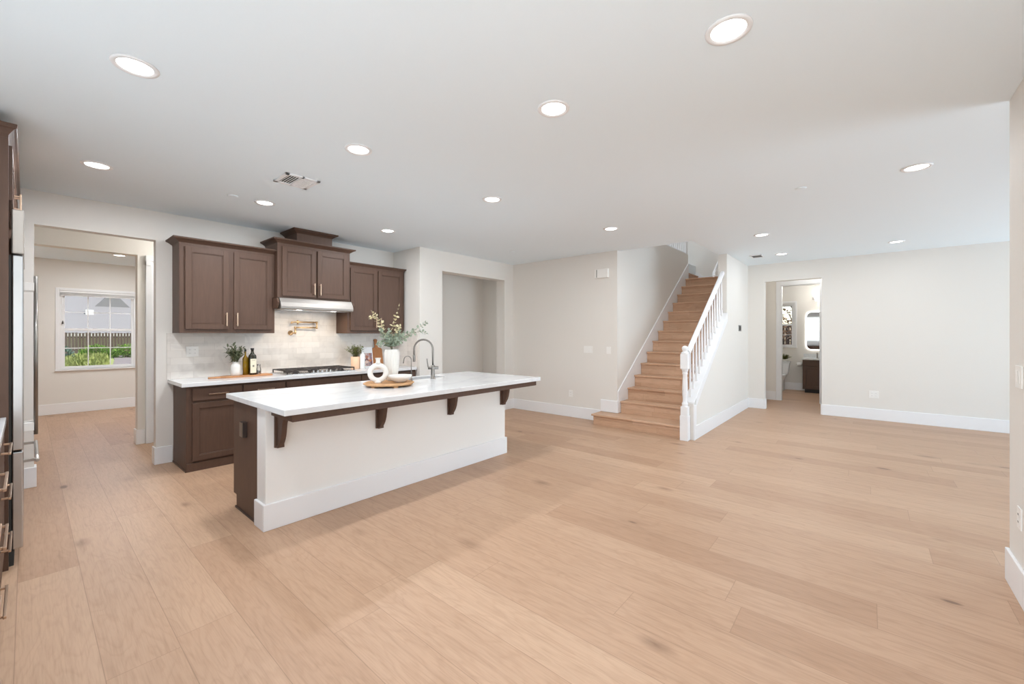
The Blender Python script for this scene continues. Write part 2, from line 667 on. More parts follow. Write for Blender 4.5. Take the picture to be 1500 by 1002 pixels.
# far room
wx0, wx1, wz0, wz1 = 0.375, 1.405, 0.785, 2.20
w = MB()
w.box(-0.9, 10.9, 0, wx0, 11.05, H)
w.box(wx0, 10.9, 0, wx1, 11.05, wz0)
w.box(wx0, 10.9, wz1, wx1, 11.05, H)
w.box(wx1, 10.9, 0, 4.0, 11.05, H)
struct('wall_far_room', w, 'wall_paint')
struct('wall_far_room_side', MB().box(3.9, 5.97, 0, 4.0, 10.9, H), 'wall_paint')
# left wall (behind the tall cabinets), with two unseen openings added to let light in
w = MB()
w.box(-0.9, 2.95, 0, -0.78, 11.05, H)
w.box(-0.9, 0.45, 0, -0.78, 2.95, 1.1)
w.box(-0.9, 0.45, 2.3, -0.78, 2.95, H)
w.box(-0.9, 0.4, 0, -0.78, 0.45, H)
w.box(-0.9, -0.5, 2.4, -0.78, 0.4, H)
w.box(-0.9, -0.74, 0, -0.78, -0.5, H)
struct('wall_left', w, 'wall_paint')
# pantry block
w = MB()
w.box(3.88, 5.16, 0, 4.32, 5.37, H)
w.box(4.32, 5.16, 2.427, 5.82, 5.37, H)
w.box(5.82, 5.16, 0, 6.07, 5.37, H)
w.box(3.88, 5.37, 0, 4.0, 5.85, H)
w.box(4.0, 5.97, 0, 6.19, 6.09, H)
struct('wall_pantry', w, 'wall_paint')
# wall facing the kitchen beside the stairs, turns into the stair's left wall
w = MB()
w.box(6.07, 3.0, 0, 6.19, 5.97, H)
w.box(6.19, 3.0, 0, 9.49, 3.12, 3.17)
struct('wall_stair_left', w, 'wall_paint')
# stair's right wall: sloped knee wall then full height
SL = 0.7259
w = MB()
w.prism([(5.77, 0), (7.50, 0), (7.50, 0.43 + SL * (7.50 - 5.69)), (5.77, 0.43 + SL * (5.77 - 5.69))], 'Y', 1.755, 1.865)
struct('wall_stair_knee', w, 'wall_paint')
w = MB()
w.box(7.50, 1.755, 0, 9.1, 1.89, H)
w.box(7.50, 1.77, H, 10.55, 1.89, 5.5)
w.box(6.17, 1.77, H + 0.02, 7.50, 1.89, 5.5)
w.box(9.22, 1.77, 0, 10.55, 1.89, H)
struct('wall_stair_right', w, 'wall_paint')
# end wall of the great room with the hall opening
w = MB()
w.box(9.1, 1.475, 0, 9.22, 1.89, H)
w.box(9.1, 0.605, 2.41, 9.22, 1.475, H)
w.box(9.1, -6.0, 0, 9.22, 0.605, H)
struct('wall_end', w, 'wall_paint')
# small hall and powder room
w = MB()
w.box(10.5, 1.40, 0, 10.62, 2.3, H)
w.box(10.5, 0.72, 2.46, 10.62, 1.40, H)
w.box(10.5, -0.6, 0, 10.62, 0.72, H)
struct('wall_hall_back', w, 'wall_paint')
struct('wall_hall_side', MB().box(9.22, -0.6, 0, 10.5, -0.48, H), 'wall_paint')
bx0, bx1, bz0, bz1 = 1.40, 2.05, 1.10, 2.22
w = MB()
w.box(12.75, 0.0, 0, 12.9, bx0, H)
w.box(12.75, bx0, 0, 12.9, bx1, bz0)
w.box(12.75, bx0, bz1, 12.9, bx1, H)
w.box(12.75, bx1, 0, 12.9, 2.5, H)
w.box(10.62, 2.38, 0, 12.75, 2.5, H)
w.box(10.62, -0.12, 0, 12.9, 0.0, H)
struct('wall_powder_room', w, 'wall_paint')
# near right wall
struct('wall_right', MB().box(-0.9, -0.74, 0, 3.65, -0.62, H), 'wall_paint')
# great room side and window wall (unseen, carries the big glazed opening)
w = MB()
w.box(0.6, -5.9, 0, 0.72, -4.8, H)
w.box(0.6, -4.8, 0, 0.72, -2.0, H)
w.box(0.6, -2.0, 0, 0.72, -0.74, H)
struct('wall_great_room_side', w, 'wall_paint')
w = MB()
w.box(0.6, -5.9, 0, 3.8, -5.78, H)
w.box(3.8, -5.9, 2.5, 8.8, -5.78, H)
w.box(8.8, -5.9, 0, 9.1, -5.78, H)
struct('wall_window_side', w, 'wall_paint')
# stairwell above
w = MB()
w.box(6.05, 1.89, H + 0.3, 6.17, 4.6, 5.5)
w.box(10.42, 1.89, 0.0, 10.55, 4.6, 5.5)
w.box(6.05, 4.6, 3.04, 10.55, 4.72, 5.5)
w.box(9.49, 3.0, 0, 9.61, 3.12, 2.6)
struct('wall_stairwell', w, 'wall_paint')
struct('floor_upper', MB().box(6.17, 3.12, 3.043, 9.49, 4.6, 3.17), 'carpet')
struct('ceiling_upper', MB().box(6.05, 1.77, 5.5, 10.55, 4.72, 5.6), 'ceiling_paint')

# ------------------------------------------------------------------ baseboards
BH = 0.185


def bboard(name, segs, h=BH):
    m = MB()
    for (x0, y0, x1, y1) in segs:
        m.box(x0, y0, 0, x1, y1, h)
    return struct(name, m, 'trim_paint', bevel=0.004)


t = 0.016
bboard('baseboard_kitchen', [(-0.06, 5.85 - t, 0.045 + t, 5.85), (0.045, 5.85, 0.045 + t, 5.97), (0.91 - t, 5.85 - t, 1.05, 5.85), (0.91 - t, 5.85, 0.91, 5.97)])
bboard('baseboard_passage', [(0.925 - t, 7.11 - t, 0.995, 7.11), (0.925 - t, 7.11, 0.925, 7.27)])
bboard('baseboard_far_room', [(-0.78, 10.9 - t, 3.9, 10.9)])
bboard('baseboard_pantry', [(3.88, 5.16 - t, 4.32 + t, 5.16), (4.32, 5.16, 4.32 + t, 5.37), (5.82 - t, 5.16, 5.82, 5.37), (5.82 - t, 5.16 - t, 6.07, 5.16), (4.0, 5.97 - t, 6.07, 5.97)])
bboard('baseboard_stair_left', [(6.07 - t, 3.29, 6.07, 5.16 - t)])
b = MB()
b.box(6.07 - t, 3.0 - t, 0.168, 6.07, 3.285, 0.36)
struct('baseboard_stair_step', b, 'trim_paint', bevel=0.004)
bboard('baseboard_stair_right', [(5.85, 1.755 - t, 9.1 - t, 1.755)])
bboard('baseboard_end', [(9.1 - t, 1.475, 9.1, 1.755), (9.1 - t, -5.78, 9.1, 0.605), (9.1, 1.475 - t, 9.22, 1.475), (9.1, 0.605, 9.22, 0.605 + t)])
bboard('baseboard_hall', [(10.5 - t, 1.49, 10.5, 1.77)])
bboard('baseboard_powder_room', [(12.75 - t, 1.22, 12.75, 2.38), (12.75 - t, 0.0, 12.75, 0.4)])
bboard('baseboard_right', [(-0.78, -0.62, 3.65 + t, -0.62 + t), (3.65, -0.74 - t, 3.65 + t, -0.62)])

# stair trim: cap on the knee wall, band under it, end post casing
cap = MB()
z_at = lambda X, base=0.43: base + SL * (X - 5.69)
cap.prism([(5.765, z_at(5.765)), (7.50, z_at(7.50)), (7.50, z_at(7.50, 0.455)), (5.765, z_at(5.765, 0.455))], 'Y', 1.742, 1.878)
struct('trim_1', cap, 'trim_paint', bevel=0.004)
cap = MB()
cap.prism([(5.85, z_at(5.85, 0.32)), (7.50, z_at(7.50, 0.32)), (7.50, z_at(7.50, 0.43)), (5.85, z_at(5.85, 0.43))], 'Y', 1.74, 1.755)
cap.box(5.768, 1.738, 0, 5.85, 1.755, z_at(5.78, 0.40))
struct('trim_2', cap, 'trim_paint', bevel=0.003)

# ------------------------------------------------------------------ staircase
NOSE = lambda n: 6.134 + 0.2597 * (n - 2)
TZ = lambda n: 0.1885 * n - 0.025
st = thing('staircase', 'oak staircase with wood treads and risers rising beside the white balustrade', 'staircase', (5.8, 2.4, 0))
Y0, Y1 = 1.88, 3.0
b = MB().box(5.795, 1.905, 0, 6.36, 3.27, TZ(1) - 0.028)
b.build('riser', 'oak_stair', st)
b = MB().box(5.765, 1.90, TZ(1) - 0.028, 6.16, 3.295, TZ(1))
b.build('tread', 'oak_stair', st, 0.006)
for n in range(2, 15):
    x = NOSE(n)
    xe = NOSE(n + 1) + 0.02
    if n == 14:
        xe = 10.42
    MB().box(x + 0.025, Y0, TZ(n - 1) - 0.03, x + 0.05, Y1 - 0.02, TZ(n) - 0.026).build('riser', 'oak_stair', st)
    y1 = Y1 + (0.05 if n == 14 else -0.018)
    bb = MB().box(x, Y0, TZ(n) - 0.026, xe, Y1 - 0.018, TZ(n))
    if n == 14:
        bb.box(9.62, Y1 - 0.02, TZ(n) - 0.026, 10.42, 3.1, TZ(n))
    bb.build('tread', 'oak_stair', st, 0.005)
# three steps of the return flight
for k in range(3):
    yy = 3.05 + 0.26 * k
    MB().box(9.61, yy + 0.02, TZ(14 + k) - 0.02, 10.42, yy + 0.045, TZ(15 + k) - 0.026).build('riser', 'oak_stair', st)
    MB().box(9.61, yy, TZ(15 + k) - 0.026, 10.42, yy + 0.3, TZ(15 + k)).build('tread', 'oak_stair', st, 0.005)
# wall skirt along the left
sk = MB()
zt = lambda X: TZ(2) + 0.7259 * (X - NOSE(2)) + 0.20
sk.prism([(6.075, 0.17), (6.5, 0.17), (9.47, TZ(14) - 0.05), (9.47, zt(9.47)), (6.075, zt(6.075))], 'Y', 2.982, 2.9995)
sk.build('skirt_board', 'trim_paint', st, 0.003, label='white skirt board')
sk = MB()
sk.prism([(1.95, TZ(14)), (3.05, TZ(14)), (3.8, TZ(14) + 0.56), (3.8, TZ(14) + 0.78), (2.93, TZ(14) + 0.17), (1.95, TZ(14) + 0.17)], 'X', 10.402, 10.419)
sk.build('skirt_board', 'trim_paint', st, 0.003, label='white skirt board')

# ------------------------------------------------------------------ balustrade
ry = 1.822
bal = thing('stair_balustrade', 'white painted stair balustrade with newel post, handrail and turned balusters', 'railing', (5.712, ry, 0))
nw = MB()
nx, ny = 5.712, 1.845
nw.box(nx - 0.052, ny - 0.052, 0, nx + 0.052, ny + 0.052, 0.33)
nw.box(nx - 0.045, ny - 0.045, 0.33, nx + 0.045, ny + 0.045, 0.45)
nw.lathe([(0.044, 0.45), (0.036, 0.465), (0.042, 0.485), (0.030, 0.51), (0.029, 0.55), (0.034, 0.62), (0.033, 0.75), (0.028, 0.87), (0.035, 0.89), (0.030, 0.905), (0.040, 0.93), (0.044, 0.95)], (nx, ny, 0), 20)
nw.box(nx - 0.047, ny - 0.047, 0.95, nx + 0.047, ny + 0.047, 1.15)
nw.lathe([(0.046, 1.15), (0.050, 1.165), (0.030, 1.18), (0.028, 1.19), (0.038, 1.21), (0.040, 1.23), (0.030, 1.25), (0.012, 1.258), (0.0, 1.26)], (nx, ny, 0), 20)
nw.build('newel_post', 'trim_paint', bal, 0.003)
hz = lambda X: 1.09 + SL * (X - 5.69)
hr = MB()
prof = [(-0.030, 0.0), (0.030, 0.0), (0.034, 0.022), (0.028, 0.046), (0.012, 0.060), (-0.012, 0.060), (-0.028, 0.046), (-0.034, 0.022)]
ends = []
for X in (5.755, 7.50):
    ends.append([hr.bm.verts.new((X, ry + p[0], hz(X) + p[1])) for p in prof])
for i in range(8):
    f = hr.bm.faces.new((ends[0][i], ends[0][(i + 1) % 8], ends[1][(i + 1) % 8], ends[1][i]))
hr.bm.faces.new(ends[0])
hr.bm.faces.new(ends[1][::-1])
hr.build('handrail', 'trim_paint', bal, 0.003)
nb = 13
for i in range(nb):
    X = 5.85 + i * (7.44 - 5.85) / (nb - 1)
    z0 = z_at(X, 0.455) - 0.01
    z1 = hz(X) + 0.005
    L = z1 - z0
    bb = MB()
    bb.box(X - 0.016, ry - 0.016, z0, X + 0.016, ry + 0.016, z0 + 0.10)
    bb.lathe([(0.016, z0 + 0.10), (0.010, z0 + 0.115), (0.016, z0 + 0.135), (0.014, z0 + 0.2), (0.015, z0 + 0.28), (0.011, z0 + L * 0.75), (0.010, z1 - 0.06), (0.013, z1 - 0.04), (0.010, z1)], (X, ry, 0), 10)
    bb.build('baluster', 'trim_paint', bal)
# wall-mounted continuation rail
wr = thing('wall_handrail', 'white wall-mounted handrail continuing above the top of the balustrade', 'handrail', (7.6, 1.95, 2.4))
MB().tube([(7.46, 1.945, 2.385), (7.50, 1.955, 2.44), (9.2, 1.955, 2.44 + 1.70 * 0.77)], 0.022, 10).build('rail', 'trim_paint', wr)
for X in (7.75, 9.05):
    MB().tube([(X, 1.893, 2.53 + (X - 7.6) * 0.77 - 0.06), (X, 1.93, 2.53 + (X - 7.6) * 0.77 - 0.07), (X, 1.955, 2.44 + (X - 7.5) * 0.77)], 0.008, 8).build('bracket', 'iron', wr)
# upper hall guard rail on top of the left stair wall
gb = thing('landing_balustrade', 'white balustrade of the upper hall seen through the stairwell opening', 'railing', (8.0, 3.06, 3.17))
MB().box(6.2, 3.02, 4.07, 9.49, 3.09, 4.13).build('handrail', 'trim_paint', gb, 0.004)
MB().box(6.2, 3.015, 3.17, 9.49, 3.105, 3.20).build('bottom_rail', 'trim_paint', gb, 0.003)
MB().box(9.40, 3.01, 3.17, 9.49, 3.10, 4.25).build('newel_post', 'trim_paint', gb, 0.004)
for i in range(26):
    X = 6.3 + i * 0.12
    MB().box(X - 0.015, 3.04, 3.20, X + 0.015, 3.07, 4.07).build('baluster', 'trim_paint', gb)

# ------------------------------------------------------------------ recessed lights
LAB = [
    ((0.352, 2.77), 'large round recessed ceiling light over the aisle left of the island'),
    ((0.361, 4.616), 'recessed ceiling light nearest the opening to the far room'),
    ((1.569, 4.635), 'recessed ceiling light just in front of the left wall cabinets'),
    ((1.557, 2.79), 'recessed ceiling light above the near end of the island'),
    ((3.017, 4.68), 'recessed ceiling light in front of the right wall cabinets'),
    ((2.988, 2.812), 'recessed ceiling light above the far end of the island'),
    ((2.002, 0.462), 'largest recessed ceiling light, nearest the camera at the top edge'),
    ((2.025, 1.408), 'second recessed ceiling light from the camera, middle of the ceiling'),
    ((4.619, -0.303), 'recessed ceiling light closest to the near right wall corner'),
    ((4.787, 2.451), 'small recessed ceiling light just in front of the stairwell'),
    ((6.393, 1.068), 'recessed ceiling light to the right of the stairwell opening'),
    ((8.116, 1.071), 'recessed ceiling light beside the small dark ceiling grille'),
    ((8.116, -0.322), 'recessed ceiling light near the blank end wall'),
]


def downlight(x, y, label, z=H, power=9.0):
    o = thing('recessed_light', label, 'ceiling light', (x, y, z), 'recessed ceiling lights')
    MB().lathe([(0.070, -0.001), (0.074, -0.007), (0.092, -0.006), (0.095, 0.0)], (x, y, z), 40).build('trim_ring', 'trim_paint', o)
    MB().lathe([(0.0, -0.0035), (0.068, -0.003), (0.071, -0.001)], (x, y, z), 40).build('lens', 'lens', o)
    l = lamp('lamp', 'AREA', (0, 0, -0.012), power, (0.95, 0.99, 1.03), (0, 0, 0), 0.13)
    l.parent = o
    return o


PW = {(8.116, 1.071): 3, (8.116, -0.322): 3, (0.361, 4.616): 14, (1.569, 4.635): 12.5, (3.017, 4.68): 10, (0.352, 2.77): 11, (2.002, 0.462): 3, (2.025, 1.408): 3, (1.557, 2.79): 6.5}
for (xy, lb) in LAB:
    downlight(xy[0], xy[1], lb, power=PW.get(xy, 8.5))
downlight(1.016, 9.557, 'recessed ceiling light in the far room beyond both openings', power=18.5)
downlight(2.6, 8.6, 'recessed ceiling light of the far room hidden behind the passage wall', power=18.5)
lamp('stairwell_fill', 'AREA', (8.3, 3.2, 5.45), 26, (0.86, 0.95, 1.05), (0, 0, 0), 1.2)  # unseen lamp added to light the upper stairwell
lamp('powder_room_lamp', 'POINT', (11.8, 1.1, 2.55), 6, (1, 0.96, 0.9), size=0.12)
lamp('hall_lamp', 'POINT', (9.85, 0.7, 2.6), 7, (1, 0.96, 0.9), size=0.1)
lamp('passage_lamp', 'POINT', (1.6, 6.5, 2.6), 14, (1, 0.96, 0.9), size=0.1)

# ------------------------------------------------------------------ ceiling vents, discs
v = thing('ceiling_vent', 'square white ceiling air vent above the island with two louvre panels', 'vent', (1.52, 3.76, H), 'ceiling vents')
vx0, vx1, vy0, vy1 = 1.385, 1.665, 3.62, 3.90
f = MB()
f.box(vx0, vy0, H - 0.012, vx1, vy0 + 0.03, H)
f.box(vx0, vy1 - 0.03, H - 0.012, vx1, vy1, H)
f.box(vx0, vy0, H - 0.012, vx0 + 0.03, vy1, H)
f.box(vx1 - 0.03, vy0, H - 0.012, vx1, vy1, H)
f.box(1.515, vy0, H - 0.012, 1.535, vy1, H)
f.build('frame', 'trim_paint', v, 0.002)
MB().box(vx0 + 0.02, vy0 + 0.02, H - 0.003, vx1 - 0.02, vy1 - 0.02, H - 0.0005).build('backing', 'vent_dark', v)
for i in range(5):
    X = vx0 + 0.042 + i * 0.02
    MB().box(X, vy0 + 0.03, H - 0.006, X + 0.006, vy1 - 0.03, H - 0.0035).build('slat', 'trim_paint', v)
for i in range(7):
    Y = vy0 + 0.036 + i * 0.031
    MB().box(1.535, Y, H - 0.010, vx1 - 0.03, Y + 0.024, H - 0.003).build('slat', 'trim_paint', v)
v = thing('ceiling_vent', 'small dark slatted ceiling grille above the hall opening', 'vent', (8.06, 1.42, H), 'ceiling vents')
f = MB()
f.box(7.93, 1.33, H - 0.01, 8.20, 1.35, H)
f.box(7.93, 1.49, H - 0.01, 8.20, 1.51, H)
f.box(7.93, 1.33, H - 0.01, 7.95, 1.51, H)
f.box(8.18, 1.33, H - 0.01, 8.20, 1.51, H)
f.build('frame', 'trim_paint', v, 0.002)
MB().box(7.94, 1.34, H - 0.003, 8.19, 1.50, H - 0.0005).build('backing', 'vent_dark', v)
for i in range(5):
    X = 7.965 + i * 0.045
    MB().box(X, 1.35, H - 0.008, X + 0.012, 1.49, H - 0.003).build('slat', 'plate_grey', v)
for (x, y), lb in zip([(1.291, 4.642), (4.597, 0.459), (5.089, 4.351)], ['faint round white cover on the ceiling near the wall cabinets', 'faint round white sprinkler cover on the right part of the ceiling', 'faint round white cover on the ceiling before the pantry wall']):
    o = MB().lathe([(0.0, -0.007), (0.035, -0.0065), (0.043, -0.004), (0.044, 0.0)], (x, y, H), 32).build('ceiling_cover', 'ceiling_paint')
    tag(o, lb, 'ceiling cover', 'round ceiling covers')
    move_origin(o, (x, y, H))

# ------------------------------------------------------------------ cabinet builders (fronts face -Y)


def shaker(x0, x1, z0, z1, yf, name, parent, th=0.02, rail=0.055, m='cabinet_wood', T=None, flat=False):
    d = MB(T)
    if flat:
        d.box(x0, yf, z0, x1, yf + th, z1)
    else:
        d.box(x0, yf, z0, x0 + rail, yf + th, z1)
        d.box(x1 - rail, yf, z0, x1, yf + th, z1)
        d.box(x0 + rail, yf, z0, x1 - rail, yf + th, z0 + rail)
        d.box(x0 + rail, yf, z1 - rail, x1 - rail, yf + th, z1)
        # inner bead
        e = 0.008
        d.box(x0 + rail, yf + 0.004, z0 + rail, x0 + rail + e, yf + th, z1 - rail)
        d.box(x1 - rail - e, yf + 0.004, z0 + rail, x1 - rail, yf + th, z1 - rail)
        d.box(x0 + rail + e, yf + 0.004, z0 + rail, x1 - rail - e, yf + th, z0 + rail + e)
        d.box(x0 + rail + e, yf + 0.004, z1 - rail - e, x1 - rail - e, yf + th, z1 - rail)
        d.box(x0 + rail + e, yf + 0.011, z0 + rail + e, x1 - rail - e, yf + th, z1 - rail - e)
    return d.build(name, m, parent, 0.0015, 1)


def pull_v(x, z0, z1, yf, parent, T=None, m='champagne'):
    h = MB(T)
    h.box(x - 0.006, yf - 0.034, z0, x + 0.006, yf - 0.024, z1)
    h.box(x - 0.005, yf - 0.026, z0 + 0.012, x + 0.005, yf, z0 + 0.022)
    h.box(x - 0.005, yf - 0.026, z1 - 0.022, x + 0.005, yf, z1 - 0.012)
    return h.build('handle', m, parent, 0.002)


def pull_h(x0, x1, z, yf, parent, T=None, m='champagne'):
    h = MB(T)
    h.box(x0, yf - 0.034, z - 0.006, x1, yf - 0.024, z + 0.006)
    h.box(x0 + 0.012, yf - 0.026, z - 0.005, x0 + 0.022, yf, z + 0.005)
    h.box(x1 - 0.022, yf - 0.026, z - 0.005, x1 - 0.012, yf, z + 0.005)
    return h.build('handle', m, parent, 0.002)


def crown(mb, x0, x1, yf, yb, z0, h, proj, left=True, right=True):
    prof = [(0.0, 0.0), (0.008, 0.0), (0.008, 0.16), (0.02, 0.22), (0.35, 0.45), (0.62, 0.62), (0.9, 0.72), (0.95, 0.80), (1.0, 0.82), (1.0, 1.0)]
    rings = []
    for o_, zz in prof:
        o_ *= proj
        l = o_ if left else 0.0
        r = o_ if right else 0.0
        z = z0 + h * zz
        rings.append([mb.bm.verts.new(p) for p in ((x0 - l, yb, z), (x0 - l, yf - o_, z), (x1 + r, yf - o_, z), (x1 + r, yb, z))])
    for a, b2 in zip(rings, rings[1:]):
        for i in range(4):
            mb.bm.faces.new((a[i], a[(i + 1) % 4], b2[(i + 1) % 4], b2[i]))
    mb.bm.faces.new(rings[0][::-1])
    mb.bm.faces.new(rings[-1])
    return mb


def upper(name, label, x0, x1, z0, z1, yf, yb, doors, hz_, ch, cp, left, right):
    r = thing(name, label, 'cabinet', ((x0 + x1) / 2, yb, z0), 'wall cabinets')
    body = MB()
    body.box(x0, yf, z0, x1, yb, z1)
    body.build('body', 'cabinet_wood', r, 0.0015, 1)
    for i, (a, b2, c0, c1) in enumerate(doors):
        d = shaker(a, b2, c0, c1, yf - 0.021, 'door', r)
        hx = b2 - 0.028 if i == 0 else a + 0.028
        pull_v(hx, hz_[0], hz_[1], yf - 0.021, d)
    crown(MB(), x0, x1, yf, yb, z1, ch, cp, left, right).build('crown', 'cabinet_wood', r, 0.001, 1)
    return r


YB = 5.837
upper('wall_cabinet', 'left brown two-door wall cabinet beside the passage opening', 1.047, 1.976, 1.425, 2.375, 5.52, YB,
      [(1.095, 1.494, 1.468, 2.35), (1.542, 1.942, 1.468, 2.35)], (1.505, 1.655), 0.065, 0.06, True, False)
hood_cab = upper('wall_cabinet', 'raised brown wall cabinet above the stainless range hood', 1.980, 2.908, 1.862, 2.515, 5.44, YB,
                 [(2.028, 2.438, 1.885, 2.49), (2.458, 2.866, 1.885, 2.49)], (1.915, 2.065), 0.065, 0.06, True, True)
upper('wall_cabinet', 'right brown two-door wall cabinet next to the pantry corner', 2.912, 3.845, 1.425, 2.375, 5.52, YB,
      [(2.952, 3.370, 1.468, 2.35), (3.390, 3.808, 1.468, 2.35)], (1.505, 1.655), 0.055, 0.03, False, True)
# stacked crown box on top of the hood cabinet
sb = MB()
sb.box(2.215, 5.46, 2.581, 2.668, YB, 2.68)
crown(sb, 2.215, 2.668, 5.46, YB, 2.675, 0.066, 0.06)
sb.build('crown_box', 'cabinet_wood', hood_cab, 0.001, 1)
# scalloped filler panels at the hood sides
for X in (1.952, 2.912):
    fp = MB()
    fp.prism([(5.515, 1.725), (5.40, 1.725), (5.37, 1.76), (5.355, 1.80), (5.39, 1.85), (5.515, 1.858)], 'X', X, X + 0.022)
    fp.build('side_panel', 'cabinet_wood', hood_cab, 0.001, 1)

# range hood
rh = thing('range_hood', 'stainless steel under-cabinet range hood with two small lamps', 'range hood', (2.44, 5.6, 1.72))
hb = MB()
hb.prism([(5.83, 1.858), (5.83, 1.725), (5.365, 1.715), (5.340, 1.725), (5.335, 1.752), (5.350, 1.80), (5.385, 1.85), (5.395, 1.858)], 'X', 1.982, 2.905)
hb.build('canopy', 'steel_soft', rh, 0.003)
MB().box(2.40, 5.348, 1.722, 2.50, 5.40, 1.737).build('control_panel', 'cap_black', rh)
MB().box(2.06, 5.46, 1.714, 2.83, 5.80, 1.720).build('filter', 'steel', rh)
for X in (2.22, 2.66):
    MB().lathe([(0.0, 0.0), (0.028, 0.0), (0.032, 0.004)], (X, 5.405, 1.7125), 20).build('lamp_lens', 'lens', rh)
    l = lamp('hood_lamp', 'AREA', (0, 0, 0), 1.6, (1.0, 0.80, 0.60), (0, 0, 0), 0.05)
    l.parent = rh
    l.location = Vector((X, 5.44, 1.708)) - Vector(rh.location)

# backsplash
bs = MB()
bs.box(1.0, YB, 0.915, 3.88, 5.85, 1.425)
bs.box(1.976, YB, 1.425, 2.912, 5.85, 1.86)
bs.box(3.867, 5.21, 0.915, 3.88, YB, 1.425)
tag(struct('trim_3', bs, 'marble_tile'), 'pale marble subway tile backsplash', 'backsplash')
del_keys = []

# base cabinets
yf = 5.27
units = [(1.055, 1.557, 'base cabinet at the open left end of the wall counter', 1), (1.557, 2.008, 'base cabinet between the left end unit and the cooktop', 1), (2.008, 2.975, 'wide base cabinet under the gas cooktop', 2), (2.975, 3.43, 'base cabinet right of the cooktop behind the island', 1), (3.43, 3.88, 'base cabinet in the corner against the pantry wall', 1)]
for i, (a, b2, lb, nd) in enumerate(units):
    r = thing('base_cabinet', 'dark brown ' + lb, 'cabinet', ((a + b2) / 2, 5.55, 0), 'wall base cabinets')
    body = MB()
    body.box(a + 0.0005, yf, 0.0, b2 - 0.0005, YB, 0.874)
    body.build('body', 'cabinet_wood', r, 0.0015, 1)
    l = a + (0.05 if i == 0 else 0.008)
    rr = b2 - 0.008
    if nd == 1:
        dr = MB().box(l, yf - 0.021, 0.722, rr, yf, 0.848).build('drawer', 'cabinet_wood', r, 0.004)
        pull_h((l + rr) / 2 - 0.09, (l + rr) / 2 + 0.09, 0.785, yf - 0.021, dr)
        d = shaker(l, rr, 0.105, 0.70, yf - 0.021, 'door', r)
        pull_v(rr - 0.03, 0.53, 0.67, yf - 0.021, d)
    else:
        MB().box(l, yf - 0.021, 0.722, rr, yf, 0.848).build('false_front', 'cabinet_wood', r, 0.004)
        mid = (l + rr) / 2
        for q, (p0, p1) in enumerate(((l, mid - 0.004), (mid + 0.004, rr))):
            d = shaker(p0, p1, 0.105, 0.70, yf - 0.021, 'door', r)
            pull_v(p1 - 0.03 if q == 0 else p0 + 0.03, 0.53, 0.67, yf - 0.021, d)
    bse = MB()
    bse.box(a + 0.0005, yf - 0.012, 0, b2 - 0.0005, yf, 0.085)
    if i == 0:
        bse.box(a - 0.008, yf - 0.012, 0, a, 5.83, 0.02)
    bse.build('base_rail', 'cabinet_wood', r, 0.002, 1)

ct = MB().box(1.008, 5.212, 0.875, 3.866, YB - 0.0005, 0.915).build('countertop', 'quartz', None, 0.003)
tag(ct, 'white quartz countertop along the tiled kitchen wall', 'countertop')
move_origin(ct, (2.4, 5.5, 0.875))

# cooktop
ck = thing('gas_cooktop', 'black and stainless gas cooktop with cast iron grates on the wall counter', 'cooktop', (2.48, 5.56, 0.915))
MB().box(2.03, 5.31, 0.915, 2.93, 5.80, 0.925).build('pan', 'steel', ck, 0.003)
for (X, Y, r_) in ((2.19, 5.43, 0.035), (2.19, 5.67, 0.042), (2.48, 5.60, 0.055), (2.77, 5.43, 0.035), (2.77, 5.67, 0.042)):
    MB().lathe([(r_ + 0.012, 0.0), (r_ + 0.012, 0.008), (r_, 0.01), (r_, 0.02), (r_ - 0.006, 0.024), (0.0, 0.024)], (X, Y, 0.925), 24).build('burner', 'iron', ck)
for (gx0, gx1) in ((2.045, 2.335), (2.345, 2.615), (2.625, 2.915)):
    g = MB()
    zt_ = 0.968
    th = 0.012
    gy0 = 5.33 if gx0 != 2.345 else 5.42
    for Y in (gy0, 5.555, 5.775):
        g.box(gx0, Y - 0.006, zt_ - th, gx1, Y + 0.006, zt_)
    for X in (gx0, gx1 - 0.012, (gx0 + gx1) / 2 - 0.006, gx0 + 0.07, gx1 - 0.082):
        g.box(X, gy0, zt_ - th, X + 0.012, 5.78, zt_)
    for X in (gx0, gx1 - 0.012):
        for Y in (gy0 - 0.004, 5.77):
            g.box(X, Y, 0.925, X + 0.012, Y + 0.012, zt_ - th)
    g.build('grate', 'iron', ck, 0.002)
for i in range(5):
    X = 2.375 + i * 0.055
    k = MB()
    k.lathe([(0.019, 0.0), (0.018, 0.006), (0.0145, 0.008), (0.0135, 0.026), (0.0, 0.027)], (X, 5.355, 0.925), 20)
    k.box(X - 0.003, 5.355 - 0.014, 0.948, X + 0.003, 5.355 + 0.014, 0.956)
    k.build('knob', 'steel', ck, 0.001)

# pot filler
pf = thing('pot_filler', 'brushed gold folding pot filler tap on the marble backsplash', 'tap', (2.30, 5.83, 1.43))
g = MB()
g.lathe([(0.033, 0.0), (0.033, -0.008), (0.014, -0.014), (0.012, -0.06), (0.0, -0.06)], (2.285, YB, 1.43), 20, 'Y')
g.build('flange', 'gold_brushed', pf)
g = MB()
g.tube([(2.285, 5.785, 1.43), (2.315, 5.785, 1.43)], 0.010)
g.lathe([(0.0, 1.415), (0.013, 1.415), (0.013, 1.445), (0.010, 1.45), (0.010, 1.49), (0.014, 1.495), (0.014, 1.515), (0.0, 1.515)], (2.325, 5.785, 0), 16)
g.tube([(2.325, 5.785, 1.503), (2.605, 5.775, 1.503)], 0.0095)
g.lathe([(0.0, 1.485), (0.014, 1.485), (0.014, 1.515), (0.010, 1.52), (0.010, 1.555), (0.014, 1.56), (0.014, 1.588), (0.0, 1.588)], (2.605, 5.775, 0), 16)
